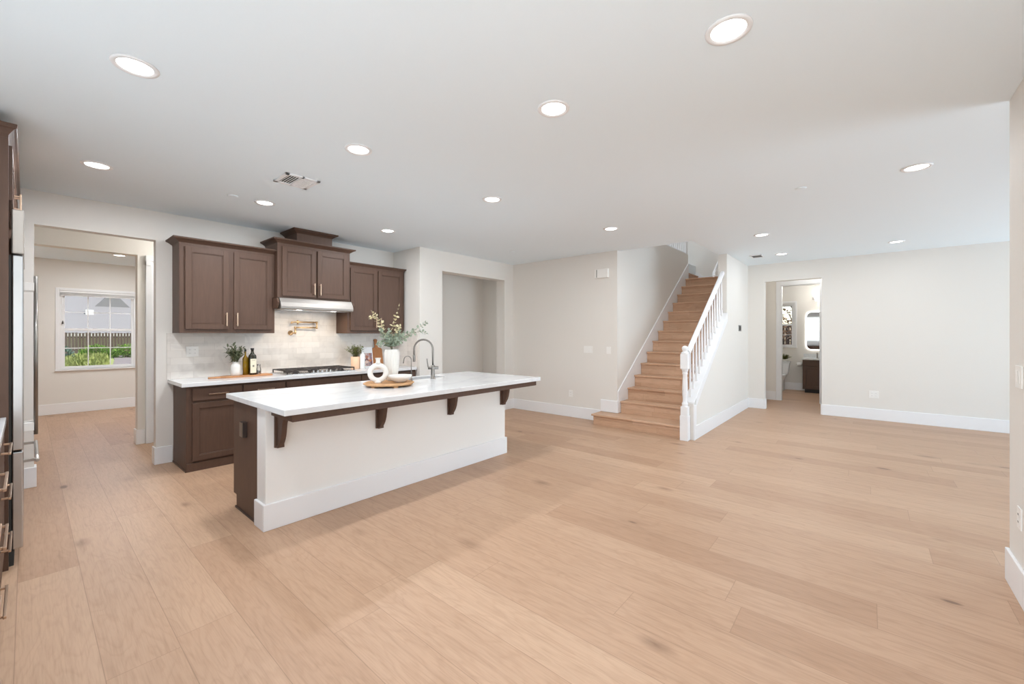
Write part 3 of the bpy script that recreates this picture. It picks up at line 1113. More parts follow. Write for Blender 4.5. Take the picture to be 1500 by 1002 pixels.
g.tube([(2.605, 5.775, 1.575), (2.30, 5.755, 1.575), (2.27, 5.755, 1.572), (2.262, 5.755, 1.555)], [0.0095, 0.0095, 0.011, 0.012])
g.lathe([(0.0, 1.545), (0.011, 1.545), (0.011, 1.60), (0.0, 1.60)], (2.345, 5.757, 0), 14)
g.build('arm', 'gold_brushed', pf)
MB().tube([(2.285, 5.78, 1.43), (2.265, 5.75, 1.415), (2.245, 5.74, 1.41)], 0.006).build('lever', 'gold_brushed', pf)

# ------------------------------------------------------------------ wall plates


def plate(name, label, cat, axis, pos, w_, h_, kind, m='plate_plastic', group=None, depth=0.006, sgn=1):
    """axis X: plate on a wall facing -X; Y-: wall facing -Y; Y+: wall facing +Y"""
    x, y, z = pos
    o = thing(name, label, cat, pos, group)
    if axis == 'X':
        T = Matrix.Translation((x, y, z)) @ Matrix.Rotation(-R90, 4, 'Z')
    elif axis == 'Y-':
        T = Matrix.Translation((x, y, z))
    else:
        T = Matrix.Translation((x, y, z)) @ Matrix.Rotation(math.pi, 4, 'Z')
    MB(T).box(-w_ / 2, -depth, -h_ / 2, w_ / 2, 0, h_ / 2).build('cover_plate', m, o, 0.002)
    n = max(1, round(w_ / 0.075)) if kind != 'box' else 0
    for i in range(n):
        cx = (i - (n - 1) / 2) * 0.046
        if kind == 'switch':
            MB(T).box(cx - 0.016, -depth - 0.003, -0.033, cx + 0.016, -depth, 0.033).build('rocker', m, o, 0.0015)
        elif kind == 'outlet':
            for zz in (0.02, -0.02):
                q = MB(T).box(cx - 0.016, -depth - 0.002, zz - 0.014, cx + 0.016, -depth, zz + 0.014).build('socket', m, o, 0.003)
                s = MB(T)
                for sx in (-0.006, 0.005):
                    s.box(cx + sx, -depth - 0.003, zz - 0.004, cx + sx + 0.0016, -depth - 0.002, zz + 0.006)
                s.build('slot', 'slot_dark', q)
    return o


plate('wall_outlet', 'white outlet plate on the backsplash left of the small potted plant', 'outlet', 'Y-', (1.226, YB, 1.215), 0.115, 0.115, 'outlet')
plate('wall_switch', 'wide white triple switch plate on the grey wall beside the stairs', 'switch', 'X', (6.07, 3.52, 1.162), 0.165, 0.115, 'switch')
plate('wall_switch', 'narrow single white switch plate next to the stair wall corner', 'switch', 'X', (6.07, 3.148, 1.155), 0.075, 0.115, 'switch')
plate('wall_outlet', 'white outlet low on the grey wall beside the stairs', 'outlet', 'X', (6.07, 3.86, 0.40), 0.075, 0.115, 'outlet')
plate('wall_outlet', 'small white outlet low on the blank end wall', 'outlet', 'X', (9.1, -0.087, 0.418), 0.12, 0.12, 'outlet')
plate('wall_switch', 'white switch plate on the near right wall corner', 'switch', 'Y+', (3.44, -0.62, 1.18), 0.12, 0.12, 'switch')
plate('wall_outlet', 'white outlet low on the near right wall', 'outlet', 'Y+', (3.43, -0.62, 0.43), 0.075, 0.115, 'outlet')
th_ = plate('thermostat', 'small grey thermostat on the white stair side wall', 'thermostat', 'Y-', (8.42, 1.755, 1.525), 0.19, 0.11, 'box', 'plate_grey')
MB().box(8.36, 1.745, 1.49, 8.48, 1.7495, 1.56).build('screen', 'slot_dark', th_, 0.001)
ch_ = thing('door_chime', 'white rectangular door chime box high on the grey wall by the stairs', 'door chime', (6.07, 3.26, 2.4))
MB().box(6.025, 3.14, 2.325, 6.07, 3.38, 2.47).build('housing', 'plate_plastic', ch_, 0.006)
MB().box(6.022, 3.335, 2.335, 6.026, 3.345, 2.46).build('seam', 'plate_grey', ch_)

# ------------------------------------------------------------------ island
isl = thing('kitchen_island', 'long island with white front, brown cabinet end and four brown corbels', 'kitchen island', (2.4, 3.6, 0))
ix0, ix1 = 1.112, 3.70
MB().box(ix0, 3.275, 0, ix1, 3.44, 0.874).build('front_panel', 'island_paint', isl, 0.002)
bb = MB()
bb.box(ix0 - 0.02, 3.256, 0, ix1 + 0.02, 3.275, 0.19)
bb.box(ix0 - 0.02, 3.275, 0, ix0, 3.445, 0.19)
bb.box(ix1, 3.275, 0, ix1 + 0.02, 3.445, 0.19)
bb.build('baseboard', 'trim_paint', isl, 0.005)
bd = MB()
for X0, X1 in ((ix0, ix0 + 0.02), (ix1 - 0.02, ix1)):
    bd.prism([(3.44, 0), (3.905, 0), (3.905, 0.105), (3.975, 0.105), (3.975, 0.874), (3.44, 0.874)], 'X', X0, X1)
bd.box(ix0 + 0.02, 3.44, 0, ix1 - 0.02, 3.90, 0.60)
bd.box(ix0 + 0.02, 3.90, 0.105, ix1 - 0.02, 3.97, 0.60)
bd.box(ix0 + 0.02, 3.44, 0.60, 2.40, 3.97, 0.874)
bd.box(3.25, 3.44, 0.60, ix1 - 0.02, 3.97, 0.874)
bd.box(2.40, 3.96, 0.60, 3.25, 3.97, 0.874)
bd.box(2.40, 3.44, 0.60, 3.25, 3.60, 0.874)
bd.build('cabinet_body', 'cabinet_wood', isl, 0.0015, 1, label='brown cabinet body')
MB().box(ix0 - 0.007, 3.445, 0, ix0, 3.915, 0.018).build('shoe_moulding', 'cabinet_dark', isl, 0.002)
TI = Matrix.Translation((4.812, 7.945, 0)) @ Matrix.Rotation(math.pi, 4, 'Z')
xs = [1.112, 1.62, 2.13, 2.41, 2.82, 3.23, 3.70]
for a, b2 in zip(xs, xs[1:]):
    d = shaker(4.812 - b2 + 0.006, 4.812 - a - 0.006, 0.12, 0.86, 3.975 - 0.02, 'door', isl, T=TI)
    d2 = pull_v(4.812 - b2 + 0.05, 0.66, 0.80, 3.955, d, T=TI)
ap = MB()
ap.box(1.15, 2.905, 0.822, 3.83, 2.93, 0.8745)
ap.box(1.15, 2.93, 0.822, 1.175, 3.275, 0.8745)
ap.box(3.805, 2.93, 0.822, 3.83, 3.275, 0.8745)
ap.build('apron', 'cabinet_wood', isl, 0.0015, 1, label='brown apron under the overhang')
for X in (1.168, 1.988, 2.806, 3.613):
    k = MB()
    k.box(X, 3.258, 0.585, X + 0.066, 3.275, 0.8745)
    pr_ = [(3.258, 0.8745), (3.258, 0.60)]
    pts = [(0.045, 0.600), (0.052, 0.612), (0.062, 0.625), (0.078, 0.65), (0.092, 0.685), (0.102, 0.73), (0.110, 0.77), (0.128, 0.80), (0.165, 0.815), (0.165, 0.8745)]
    pr_ += [(3.275 - p[0], p[1]) for p in pts]
    k.prism(pr_, 'X', X + 0.016, X + 0.052)
    k.box(X + 0.008, 3.235, 0.585, X + 0.058, 3.258, 0.602)
    k.build('corbel', 'cabinet_wood', isl, 0.002)
# countertop with the sink cut-out
sx0, sx1, sy0, sy1 = 2.44, 3.20, 3.755, 4.01
cx0, cx1, cy0, cy1 = 1.085, 3.865, 2.868, 4.075
T_ = 0.04
ic = MB()
me = ic.bm
vz = {}
outer = [(cx0, cy0), (cx1, cy0), (cx1, cy1), (cx0, cy1)]
inner = [(sx0, sy0), (sx1, sy0), (sx1, sy1), (sx0, sy1)]
for z in (0.875, 0.915):
    vz[z] = ([me.verts.new((x, y, z)) for x, y in outer], [me.verts.new((x, y, z)) for x, y in inner])
for z in (0.875, 0.915):
    o_, i_ = vz[z]
    for k in range(4):
        me.faces.new((o_[k], o_[(k + 1) % 4], i_[(k + 1) % 4], i_[k]))
for k in range(4):
    a, b2 = vz[0.875], vz[0.915]
    me.faces.new((a[0][k], a[0][(k + 1) % 4], b2[0][(k + 1) % 4], b2[0][k]))
    me.faces.new((a[1][k], a[1][(k + 1) % 4], b2[1][(k + 1) % 4], b2[1][k]))
ic = ic.build('countertop', 'quartz', None, 0.003)
tag(ic, 'white quartz island countertop with overhang and undermount sink cutout', 'countertop')
move_origin(ic, (2.4, 3.5, 0.875))
sk = thing('kitchen_sink', 'stainless undermount sink set in the island countertop', 'sink', (2.82, 3.88, 0.66))
b = MB()
b.box(sx0 - 0.01, sy0 - 0.01, 0.66, sx1 + 0.01, sy1 + 0.01, 0.665)
b.box(sx0 - 0.012, sy0 - 0.012, 0.66, sx0, sy1 + 0.012, 0.8745)
b.box(sx1, sy0 - 0.012, 0.66, sx1 + 0.012, sy1 + 0.012, 0.8745)
b.box(sx0, sy0 - 0.012, 0.66, sx1, sy0, 0.8745)
b.box(sx0, sy1, 0.66, sx1, sy1 + 0.012, 0.8745)
b.build('basin', 'nickel', sk)
MB().lathe([(0.0, 0.0), (0.04, 0.0), (0.045, 0.004)], (2.82, 3.9, 0.665), 24).build('drain', 'nickel', sk)
# island outlet
io = thing('island_outlet', 'bronze outlet plate on the brown end panel of the island', 'outlet', (1.112, 3.685, 0.67))
MB(Matrix.Translation((1.112, 3.685, 0.67)) @ Matrix.Rotation(-R90, 4, 'Z')).box(-0.038, -0.03, -0.06, 0.038, 0, 0.06).build('box', 'cabinet_dark', io, 0.003)
MB(Matrix.Translation((1.082, 3.685, 0.67)) @ Matrix.Rotation(-R90, 4, 'Z')).box(-0.034, -0.004, -0.055, 0.034, 0, 0.055).build('cover_plate', 'nickel', io, 0.002)

# faucets
fc = thing('kitchen_faucet', 'tall brushed nickel gooseneck faucet with side lever on the island', 'faucet', (2.985, 3.69, 0.915))
bx, by = 2.962, 3.70
dx, dy = -0.5, 0.87
b = MB()
b.lathe([(0.028, 0.0), (0.028, 0.006), (0.022, 0.01), (0.0215, 0.10), (0.024, 0.105), (0.024, 0.145), (0.016, 0.150), (0.0, 0.150)], (bx, by, 0.915), 24)
b.build('body', 'nickel', fc)
pts = [(bx, by, 1.06), (bx, by, 1.24)]
Rr = 0.112
for i in range(1, 15):
    a = math.pi * i / 14
    pts.append((bx + dx * Rr * (1 - math.cos(a)), by + dy * Rr * (1 - math.cos(a)), 1.24 + Rr * math.sin(a)))
ex, ey = pts[-1][0], pts[-1][1]
pts += [(ex, ey, 1.16)]
MB().tube(pts, 0.0105, 12).build('neck', 'nickel', fc)
MB().lathe([(0.0, 1.10), (0.014, 1.10), (0.0155, 1.11), (0.0145, 1.17), (0.012, 1.18)], (ex, ey, 0), 16).build('spray_head', 'nickel', fc)
b = MB()
b.tube([(bx - 0.045, by + 0.03, 1.035), (bx + 0.05, by - 0.035, 1.035)], 0.017, 14)
b.tube([(bx - 0.043, by + 0.03, 1.04), (bx - 0.05, by + 0.034, 1.10), (bx - 0.055, by + 0.036, 1.14)], 0.006, 10)
b.build('lever', 'nickel', fc)
f2 = thing('filter_faucet', 'slim small nickel drinking water faucet beside the white bowl', 'faucet', (2.672, 3.70, 0.915))
bx, by = 2.672, 3.70
b = MB()
b.lathe([(0.018, 0.0), (0.018, 0.004), (0.011, 0.008), (0.010, 0.07), (0.0, 0.075)], (bx, by, 0.915), 18)
b.build('body', 'nickel', f2)
pts = [(bx, by, 0.985), (bx, by, 1.135)]
Rr = 0.042
for i in range(1, 11):
    a = math.pi * i / 10 * 0.95
    pts.append((bx + dx * Rr * (1 - math.cos(a)), by + dy * Rr * (1 - math.cos(a)), 1.135 + Rr * math.sin(a)))
pts.append((pts[-1][0] - 0.004, pts[-1][1] + 0.006, 1.10))
MB().tube(pts, 0.0052, 10).build('neck', 'nickel', f2)

# ------------------------------------------------------------------ decor on the island
ty = thing('wooden_tray', 'round wooden riser tray with small feet on the island countertop', 'tray', (2.27, 3.50, 0.915))
b = MB()
b.lathe([(0.0, 0.0), (0.222, 0.0), (0.236, 0.006), (0.240, 0.013), (0.232, 0.022), (0.222, 0.024), (0.218, 0.018), (0.0, 0.018)], (2.27, 3.50, 0.929), 12)
b.build('tray_top', 'light_wood', ty, 0.002)
for k in range(6):
    a = k * math.pi / 3 + 0.25
    fx, fy = 2.27 + 0.19 * math.cos(a), 3.50 + 0.19 * math.sin(a)
    MB(Matrix.Translation((fx, fy, 0.915)) @ Matrix.Rotation(a, 4, 'Z')).box(-0.02, -0.02, 0, 0.02, 0.02, 0.0145).build('foot', 'light_wood', ty, 0.002)
TZ0 = 0.9475
# ring vase facing the camera
dn = thing('ring_vase', 'white doughnut shaped ceramic vase on the wooden tray', 'vase', (2.19, 3.50, TZ0))
ang = math.atan2(3.50, 2.19)
Tn = Matrix.Translation((2.17, 3.53, TZ0)) @ Matrix.Rotation(ang - R90, 4, 'Z')
b = MB(Tn)
b.torus((0, 0, 0.097), 0.071, 0.0245, 'Y', 44, 16, 0.9)
b.lathe([(0.030, 0.0), (0.034, 0.004), (0.030, 0.02), (0.02, 0.03)], (0, 0, 0.0), 24)
b.build('body', 'ceramic', dn)
b = MB(Tn)
b.lathe([(0.026, 0.182), (0.020, 0.198), (0.019, 0.215), (0.026, 0.235), (0.029, 0.238), (0.024, 0.236), (0.016, 0.215), (0.016, 0.19)], (0, 0, 0), 24)
b.build('neck', 'ceramic', dn)
# bowl
bw = MB()
bw.lathe([(0.0, 0.0), (0.045, 0.0), (0.05, 0.004), (0.078, 0.02), (0.106, 0.045), (0.116, 0.068), (0.112, 0.068), (0.100, 0.046), (0.072, 0.025), (0.0, 0.012)], (2.352, 3.442, TZ0), 36)
bw = bw.build('ceramic_bowl', 'ceramic', None)
tag(bw, 'low white ceramic bowl on the wooden tray in front of the tall vase', 'bowl')
move_origin(bw, (2.352, 3.442, TZ0))
# tall fluted vase with eucalyptus
vx, vy = 2.385, 3.625
vs = thing('fluted_vase', 'tall white fluted vase holding eucalyptus on the wooden tray', 'vase', (vx, vy, TZ0))
prof = [(0.040, 0.0), (0.045, 0.004), (0.056, 0.06), (0.066, 0.14), (0.071, 0.22), (0.073, 0.28), (0.066, 0.31), (0.060, 0.314), (0.060, 0.304), (0.064, 0.27), (0.06, 0.14), (0.04, 0.02), (0.0, 0.012)]
b = MB()
rings = []
seg = 96
for j, (r_, h_) in enumerate(prof):
    ring = []
    for i in range(seg):
        a = 2 * math.pi * i / seg
        fl = 0.0022 * math.cos(a * 24) if 1 <= j <= 5 else 0
        ring.append(b.bm.verts.new((vx + (r_ + fl) * math.cos(a), vy + (r_ + fl) * math.sin(a), TZ0 + h_)))
    rings.append(ring)
for a_, b_ in zip(rings, rings[1:]):
    for i in range(seg):
        f = b.bm.faces.new((a_[i], a_[(i + 1) % seg], b_[(i + 1) % seg], b_[i]))
        f.smooth = True
b.bm.faces.new(rings[0][::-1])
b.build('body', 'ceramic', vs)
rnd = random.Random(4)
eu = thing('eucalyptus_branches', 'loose sage and pale eucalyptus branches standing in the tall white vase', 'plant', (vx, vy, TZ0 + 0.02))
# camera-independent world directions: right of view is (0.65,-0.76), up z
Rv = Vector((0.65, -0.76, 0))
Fv = Vector((0.76, 0.65, 0))
SC = 4.12 / 608.0
vase_px, vase_py = 572.5, 510.0


def w_from(px, py, depth):
    return Vector((vx, vy, TZ0 + 0.314)) + Rv * ((px - vase_px) * SC) + Vector((0, 0, 1)) * ((vase_py - py) * SC) + Fv * depth


branches = [
    # (tip px, py, depth, bow, material, leaf length, n)
    ([(566, 500), (556, 480), (546, 464), (538, 463)], 0.03, 'leaf_pale', 0.024, 13),
    ([(567, 498), (560, 476), (551, 462), (544, 454)], -0.03, 'leaf_pale', 0.022, 12),
    ([(570, 498), (572, 478), (577, 462), (581, 444)], 0.05, 'leaf_pale', 0.027, 11),
    ([(571, 500), (578, 488), (582, 480), (586, 475)], -0.05, 'leaf_pale', 0.024, 8),
    ([(575, 502), (592, 490), (605, 482), (622, 470)], 0.05, 'leaf_sage', 0.026, 15),
    ([(576, 503), (596, 492), (614, 484), (626, 487)], -0.05, 'leaf_sage', 0.024, 12),
    ([(570, 505), (562, 494), (560, 486), (559, 480)], -0.06, 'leaf_sage', 0.027, 12),
    ([(572, 505), (570, 494), (570, 488), (572, 482)], -0.08, 'leaf_sage', 0.030, 13),
    ([(574, 505), (580, 496), (584, 490), (592, 486)], -0.06, 'leaf_sage', 0.030, 13),
    ([(573, 505), (576, 498), (582, 496), (588, 500)], -0.10, 'leaf_sage', 0.028, 11),
    ([(571, 505), (564, 500), (560, 499), (557, 504)], -0.09, 'leaf_sage', 0.027, 10),
    ([(573, 504), (577, 492), (580, 487), (579, 482)], 0.07, 'leaf_sage', 0.028, 11),
]
stems = MB()
leaves = {'leaf_pale': MB(), 'leaf_sage': MB()}
for pl, dep, mt, LL, nl in branches:
    P = [Vector((vx, vy, TZ0 + 0.06)), Vector((vx, vy, TZ0 + 0.28)) + Fv * dep * 0.2]
    for i, (px, py) in enumerate(pl):
        P.append(w_from(px, py, dep * (0.35 + 0.22 * i)))
    # smooth
    Q = []
    for i in range(len(P) - 1):
        p0 = P[max(i - 1, 0)]
        p1, p2 = P[i], P[i + 1]
        p3 = P[min(i + 2, len(P) - 1)]
        for s_ in range(5):
            tt = s_ / 5.0
            Q.append(0.5 * ((2 * p1) + (-p0 + p2) * tt + (2 * p0 - 5 * p1 + 4 * p2 - p3) * tt ** 2 + (-p0 + 3 * p1 - 3 * p2 + p3) * tt ** 3))
    Q.append(P[-1])
    stems.tube(Q, [0.0022 - 0.0012 * i / len(Q) for i in range(len(Q))], 6)
    n0 = 9
    for k in range(nl):
        tt = n0 + (len(Q) - 1 - n0) * (k + 0.5) / nl
        i = int(tt)
        p = Q[i].lerp(Q[min(i + 1, len(Q) - 1)], tt - i)
        d = (Q[min(i + 1, len(Q) - 1)] - Q[i - 1]).normalized()
        s0 = d.cross(Vector((rnd.uniform(-1, 1), rnd.uniform(-1, 1), rnd.uniform(-1, 1)))).normalized()
        L = LL * 1.5 * (1.15 - 0.45 * k / nl) * rnd.uniform(0.85, 1.15)
        for sg in (1, -1):
            dd = (s0 * sg + d * 0.45).normalized()
            leaves[mt].leaf(p, dd, Vector((rnd.uniform(-1, 1), rnd.uniform(-1, 1), 0.6)), L, L * 0.75, 0.1)
    leaves[mt].leaf(Q[-1], (Q[-1] - Q[-3]), (0, 0, 1), LL * 0.8, LL * 0.45)
stems.build('stems', 'stem', eu)
leaves['leaf_pale'].build('pale_leaves', 'leaf_pale', eu, label='pale yellow-green leaves')
leaves['leaf_sage'].build('sage_leaves', 'leaf_sage', eu, label='grey-green leaves')

# ------------------------------------------------------------------ decor on the wall counter
CZ = 0.915
bd_ = thing('serving_board', 'long wooden serving board carrying bottles and a small plant on the wall counter', 'board', (1.65, 5.55, CZ))
b = MB()
pts = [(1.31, 5.55), (1.33, 5.535), (1.42, 5.53), (1.46, 5.49), (1.50, 5.475), (1.93, 5.475), (1.945, 5.49), (1.945, 5.635), (1.93, 5.65), (1.50, 5.65), (1.46, 5.635), (1.42, 5.59), (1.33, 5.585), (1.31, 5.57)]
b.prism(pts, 'Z', CZ, CZ + 0.018)
b.build('board', 'board_wood', bd_, 0.004)
BZ = CZ + 0.018


def lathe_thing(name, label, cat, prof, c_, m, seg=28):
    o = MB().lathe(prof, c_, seg).build(name, m, None)
    tag(o, label, cat)
    move_origin(o, c_)
    return o


def sprig_plant(name, label, c_, z0, n, height, spread, mt, leafL, leafW, seed, droop=0.0, sq=1.0):
    r = thing(name, label, 'plant', (c_[0], c_[1], z0))
    rn = random.Random(seed)
    s = MB()
    lv = MB()
    for k in range(n):
        a = rn.uniform(0, 2 * math.pi)
        rad = spread * math.sqrt(rn.random())
        h_ = height * rn.uniform(0.55, 1.0) * (1.0 - 0.35 * (rad / spread) ** 2)
        top = Vector((c_[0] + rad * math.cos(a), c_[1] + rad * sq * math.sin(a), z0 + h_))
        base = Vector((c_[0] + 0.008 * math.cos(a), c_[1] + 0.008 * math.sin(a), z0 - 0.005))
        mid = base.lerp(top, 0.5) + Vector((0, 0, 0.012)) - Vector((math.cos(a), math.sin(a), 0)) * rad * 0.1
        Q = [base, base.lerp(mid, 0.5), mid, mid.lerp(top, 0.5), top]
        s.tube(Q, 0.0012, 5)
        for j in range(7):
            tt = 0.25 + 0.75 * j / 6
            p = base.lerp(mid, tt * 2) if tt < 0.5 else mid.lerp(top, tt * 2 - 1)
            dd = Vector((rn.uniform(-1, 1), rn.uniform(-1, 1), rn.uniform(-0.2, 0.9) - droop))
            lv.leaf(p, dd, (0, 0, 1), leafL * rn.uniform(0.7, 1.1), leafW, 0.1)
    s.build('stems', 'stem', r)
    lv.build('foliage', mt, r)
    return r


pv = thing('small_vase', 'small ribbed white vase with a leafy sprig on the serving board', 'vase', (1.575, 5.56, BZ))
b = MB()
prof = [(0.040, 0.0), (0.047, 0.006), (0.050, 0.03), (0.050, 0.10), (0.044, 0.125), (0.032, 0.135), (0.031, 0.155), (0.034, 0.160), (0.028, 0.158), (0.026, 0.13), (0.04, 0.1), (0.04, 0.01), (0.0, 0.008)]
b.lathe(prof, (1.575, 5.56, BZ), 32)
b.build('body', 'ceramic', pv)
for k in range(24):
    pass
sprig_plant('leafy_sprig', 'dark green leafy sprig standing in the small white vase', (1.575, 5.56), BZ + 0.14, 46, 0.24, 0.10, 'leaf_olive', 0.055, 0.018, 11)


def bottle(name, label, c_, w_, dpt, h_, m, capm, lab, shoulder=0.62, neck=0.012):
    r = thing(name, label, 'bottle', c_)
    x, y, z = c_
    b = MB()
    # squared bottle with rounded shoulders: superellipse loft
    rings = []
    prof = [(1.0, 0.0), (1.0, shoulder * h_), (0.9, (shoulder + 0.05) * h_), (0.6, (shoulder + 0.10) * h_), (neck / (w_ / 2), (shoulder + 0.16) * h_), (neck / (w_ / 2), h_ * 0.93), (neck * 1.15 / (w_ / 2), h_ * 0.94), (neck * 1.15 / (w_ / 2), h_ * 0.955)]
    for q, (s_, hh) in enumerate(prof):
        ring = []
        n_ = 24
        e = 4.0 if q < 3 else 2.0
        for i in range(n_):
            a = 2 * math.pi * i / n_
            ca, sa = math.cos(a), math.sin(a)
            rx = (abs(ca) ** e + abs(sa) ** e) ** (-1.0 / e)
            kx = w_ / 2 * s_
            ky = dpt / 2 * s_ if q < 3 else min(dpt / 2, w_ / 2) * s_
            ring.append(b.bm.verts.new((x + kx * rx * ca, y + ky * rx * sa, z + hh)))
        rings.append(ring)
    for a_, b_ in zip(rings, rings[1:]):
        for i in range(24):
            f = b.bm.faces.new((a_[i], a_[(i + 1) % 24], b_[(i + 1) % 24], b_[i]))
            f.smooth = True
    b.bm.faces.new(rings[0][::-1])
    b.bm.faces.new(rings[-1])
    b.build('glass_body', m, r)
    MB().lathe([(neck * 1.2, h_ * 0.93), (neck * 1.25, h_), (0.0, h_)], (x, y, z), 18).build('cap', capm, r)
    if lab:
        l0, l1 = lab
        lb_ = MB().box(x - w_ * 0.40, y - dpt / 2 - 0.0015, z + h_ * l0, x + w_ * 0.40, y - dpt / 2 + 0.001, z + h_ * l1).build('label', 'label_paper', r)
        k = MB()
        k.box(x - w_ * 0.12, y - dpt / 2 - 0.002, z + h_ * (l0 + l1) / 2 - 0.012, x + w_ * 0.12, y - dpt / 2 - 0.0014, z + h_ * (l0 + l1) / 2 + 0.010)
        k.box(x - w_ * 0.25, y - dpt / 2 - 0.002, z + h_ * l1 - 0.02, x + w_ * 0.25, y - dpt / 2 - 0.0014, z + h_ * l1 - 0.016)
        k.build('print', 'label_ink', lb_)
    return r


bottle('oil_bottle', 'slim golden green olive oil bottle beside the small vase', (1.683, 5.59, BZ), 0.056, 0.05, 0.30, 'oil_glass', 'cap_black', None, 0.62, 0.009)
bottle('oil_bottle', 'dark green square oil bottle with a cream label on the serving board', (1.742, 5.545, BZ), 0.078, 0.07, 0.315, 'dark_glass', 'cap_black', (0.07, 0.60), 0.68, 0.015)
sh = thing('glass_cruet', 'small clear glass cruet to the right of the dark oil bottle', 'cruet', (1.815, 5.56, BZ))
MB().lathe([(0.020, 0.0), (0.024, 0.004), (0.024, 0.06), (0.018, 0.085), (0.016, 0.10), (0.018, 0.104), (0.0, 0.104)], (1.815, 5.56, BZ), 20).build('body', 'glass', sh)
MB().lathe([(0.0, 0.004), (0.020, 0.004), (0.020, 0.045), (0.0, 0.045)], (1.815, 5.56, BZ), 20).build('salt', 'ceramic', sh)
MB().box(1.805, 5.533, BZ + 0.018, 1.825, 5.536, BZ + 0.034).build('tag', 'slot_dark', sh)
MB().lathe([(0.019, 0.104), (0.019, 0.118), (0.0, 0.120)], (1.815, 5.56, BZ), 20).build('cap', 'steel', sh)

# right group: potted plant, white canister, cookbook, paddle board
pt = thing('plant_pot', 'blush and cream cylinder plant pot right of the cooktop', 'pot', (3.09, 5.62, CZ))
MB().lathe([(0.058, 0.0), (0.062, 0.004), (0.062, 0.175), (0.056, 0.175), (0.056, 0.15), (0.0, 0.15)], (3.09, 5.62, CZ), 32).build('body', 'blush_pot', pt)
MB().lathe([(0.0, 0.152), (0.055, 0.152)], (3.09, 5.62, CZ), 24).build('soil', 'soil', pt)
sprig_plant('leafy_herb_plant', 'bushy bright green herb plant growing in the blush pot', (3.09, 5.62), CZ + 0.155, 60, 0.22, 0.135, 'leaf_green', 0.035, 0.013, 7)
lathe_thing('white_canister', 'tall white ceramic canister between the plant pot and the cookbook', 'canister', [(0.030, 0.0), (0.034, 0.004), (0.034, 0.20), (0.028, 0.215), (0.012, 0.225), (0.010, 0.24), (0.014, 0.25), (0.0, 0.258)], (3.16, 5.55, CZ), 'ceramic_gloss')
ckb = thing('cookbook', 'cookbook with a colourful patterned cover standing behind the white canister', 'book', (3.34, 5.70, CZ))
Tb = Matrix.Translation((3.335, 5.70, CZ)) @ Matrix.Rotation(math.radians(-8), 4, 'X')
MB(Tb).box(-0.085, 0.0, 0.0, 0.085, 0.022, 0.30).build('pages', 'label_paper', ckb)
b = MB(Tb)
b.box(-0.09, -0.003, 0.0, 0.09, 0.0, 0.305)
b.box(-0.09, 0.022, 0.0, 0.09, 0.025, 0.305)
b.box(-0.09, -0.003, 0.0, -0.0865, 0.025, 0.305)
b.build('cover', 'ceramic_gloss', ckb)
MB(Tb).box(-0.075, -0.0038, 0.02, 0.08, -0.003, 0.215).build('cover_picture', 'cover_art', ckb)
pb = thing('paddle_board', 'brown wooden paddle cutting board leaning against the tiled wall', 'cutting board', (3.50, 5.74, CZ))
Tp = Matrix.Translation((3.53, 5.735, CZ)) @ Matrix.Rotation(math.radians(-10), 4, 'X')
b = MB(Tp)
pts = [(-0.09, 0.0), (0.09, 0.0), (0.095, 0.01), (0.095, 0.27), (0.08, 0.29), (0.035, 0.30), (0.022, 0.32), (0.022, 0.40), (0.028, 0.415), (0.015, 0.43), (-0.015, 0.43), (-0.028, 0.415), (-0.022, 0.40), (-0.022, 0.32), (-0.035, 0.30), (-0.08, 0.29), (-0.095, 0.27), (-0.095, 0.01)]
b.prism(pts, 'Y', 0.0, 0.02)
b.build('board', 'paddle_wood', pb, 0.003)

# ------------------------------------------------------------------ left run: counter, tall panel, refrigerator
TL = Matrix.Rotation(R90, 4, 'Z')   # local front (-Y) -> world +X ; local x -> world y


def left_T(xf):
    # local (x,y,z): x along world Y, y into the cabinet (world -X)
    return Matrix(((0, -1, 0, 0), (1, 0, 0, 0), (0, 0, 1, 0), (0, 0, 0, 1)))


LT = left_T(0)
fx = -0.105
for i, (a, b2) in enumerate(((3.12, 3.885), (2.34, 3.12), (1.56, 2.34), (0.78, 1.56))):
    r = thing('drawer_cabinet', ['brown drawer base cabinet against the tall fridge panel', 'brown drawer base cabinet second from the fridge panel', 'brown drawer base cabinet third from the fridge panel', 'brown drawer base cabinet nearest the camera'][i], 'cabinet', (-0.4, (a + b2) / 2, 0), 'left drawer cabinets')
    m = MB()
    m.box(-0.775, a, 0.10, fx - 0.0, b2, 0.874)
    m.box(-0.775, a, 0.0, fx - 0.06, b2, 0.10)
    m.build('body', 'cabinet_wood', r, 0.001, 1)
    for z0, z1 in ((0.12, 0.39), (0.40, 0.65), (0.66, 0.85)):
        d = shaker(a + 0.02, b2 - 0.02, z0, z1, -fx - 0.02, 'drawer', r, T=LT, flat=True)
        pull_h((a + b2) / 2 - 0.16, (a + b2) / 2 + 0.16, (z0 + z1) / 2 + 0.04, -fx - 0.02, d, T=LT)
lc = MB().box(-0.775, 0.75, 0.875, -0.078, 3.889, 0.915).build('countertop', 'quartz', None, 0.003)
tag(lc, 'white quartz countertop on the left drawer cabinets, cut by the picture edge', 'countertop')
move_origin(lc, (-0.4, 2.3, 0.875))
tp = thing('fridge_surround', 'tall brown panel and upper cabinets framing the refrigerator', 'cabinet', (-0.4, 4.4, 0))
m = MB()
m.box(-0.775, 3.89, 0, -0.07, 3.93, 2.58)
m.box(-0.775, 4.90, 0, -0.07, 4.93, 2.58)
m.build('side_panel', 'cabinet_wood', tp, 0.001, 1)
m = MB()
m.box(-0.775, 3.93, 2.20, -0.075, 4.90, 2.58)
m.build('upper_box', 'cabinet_wood', tp)
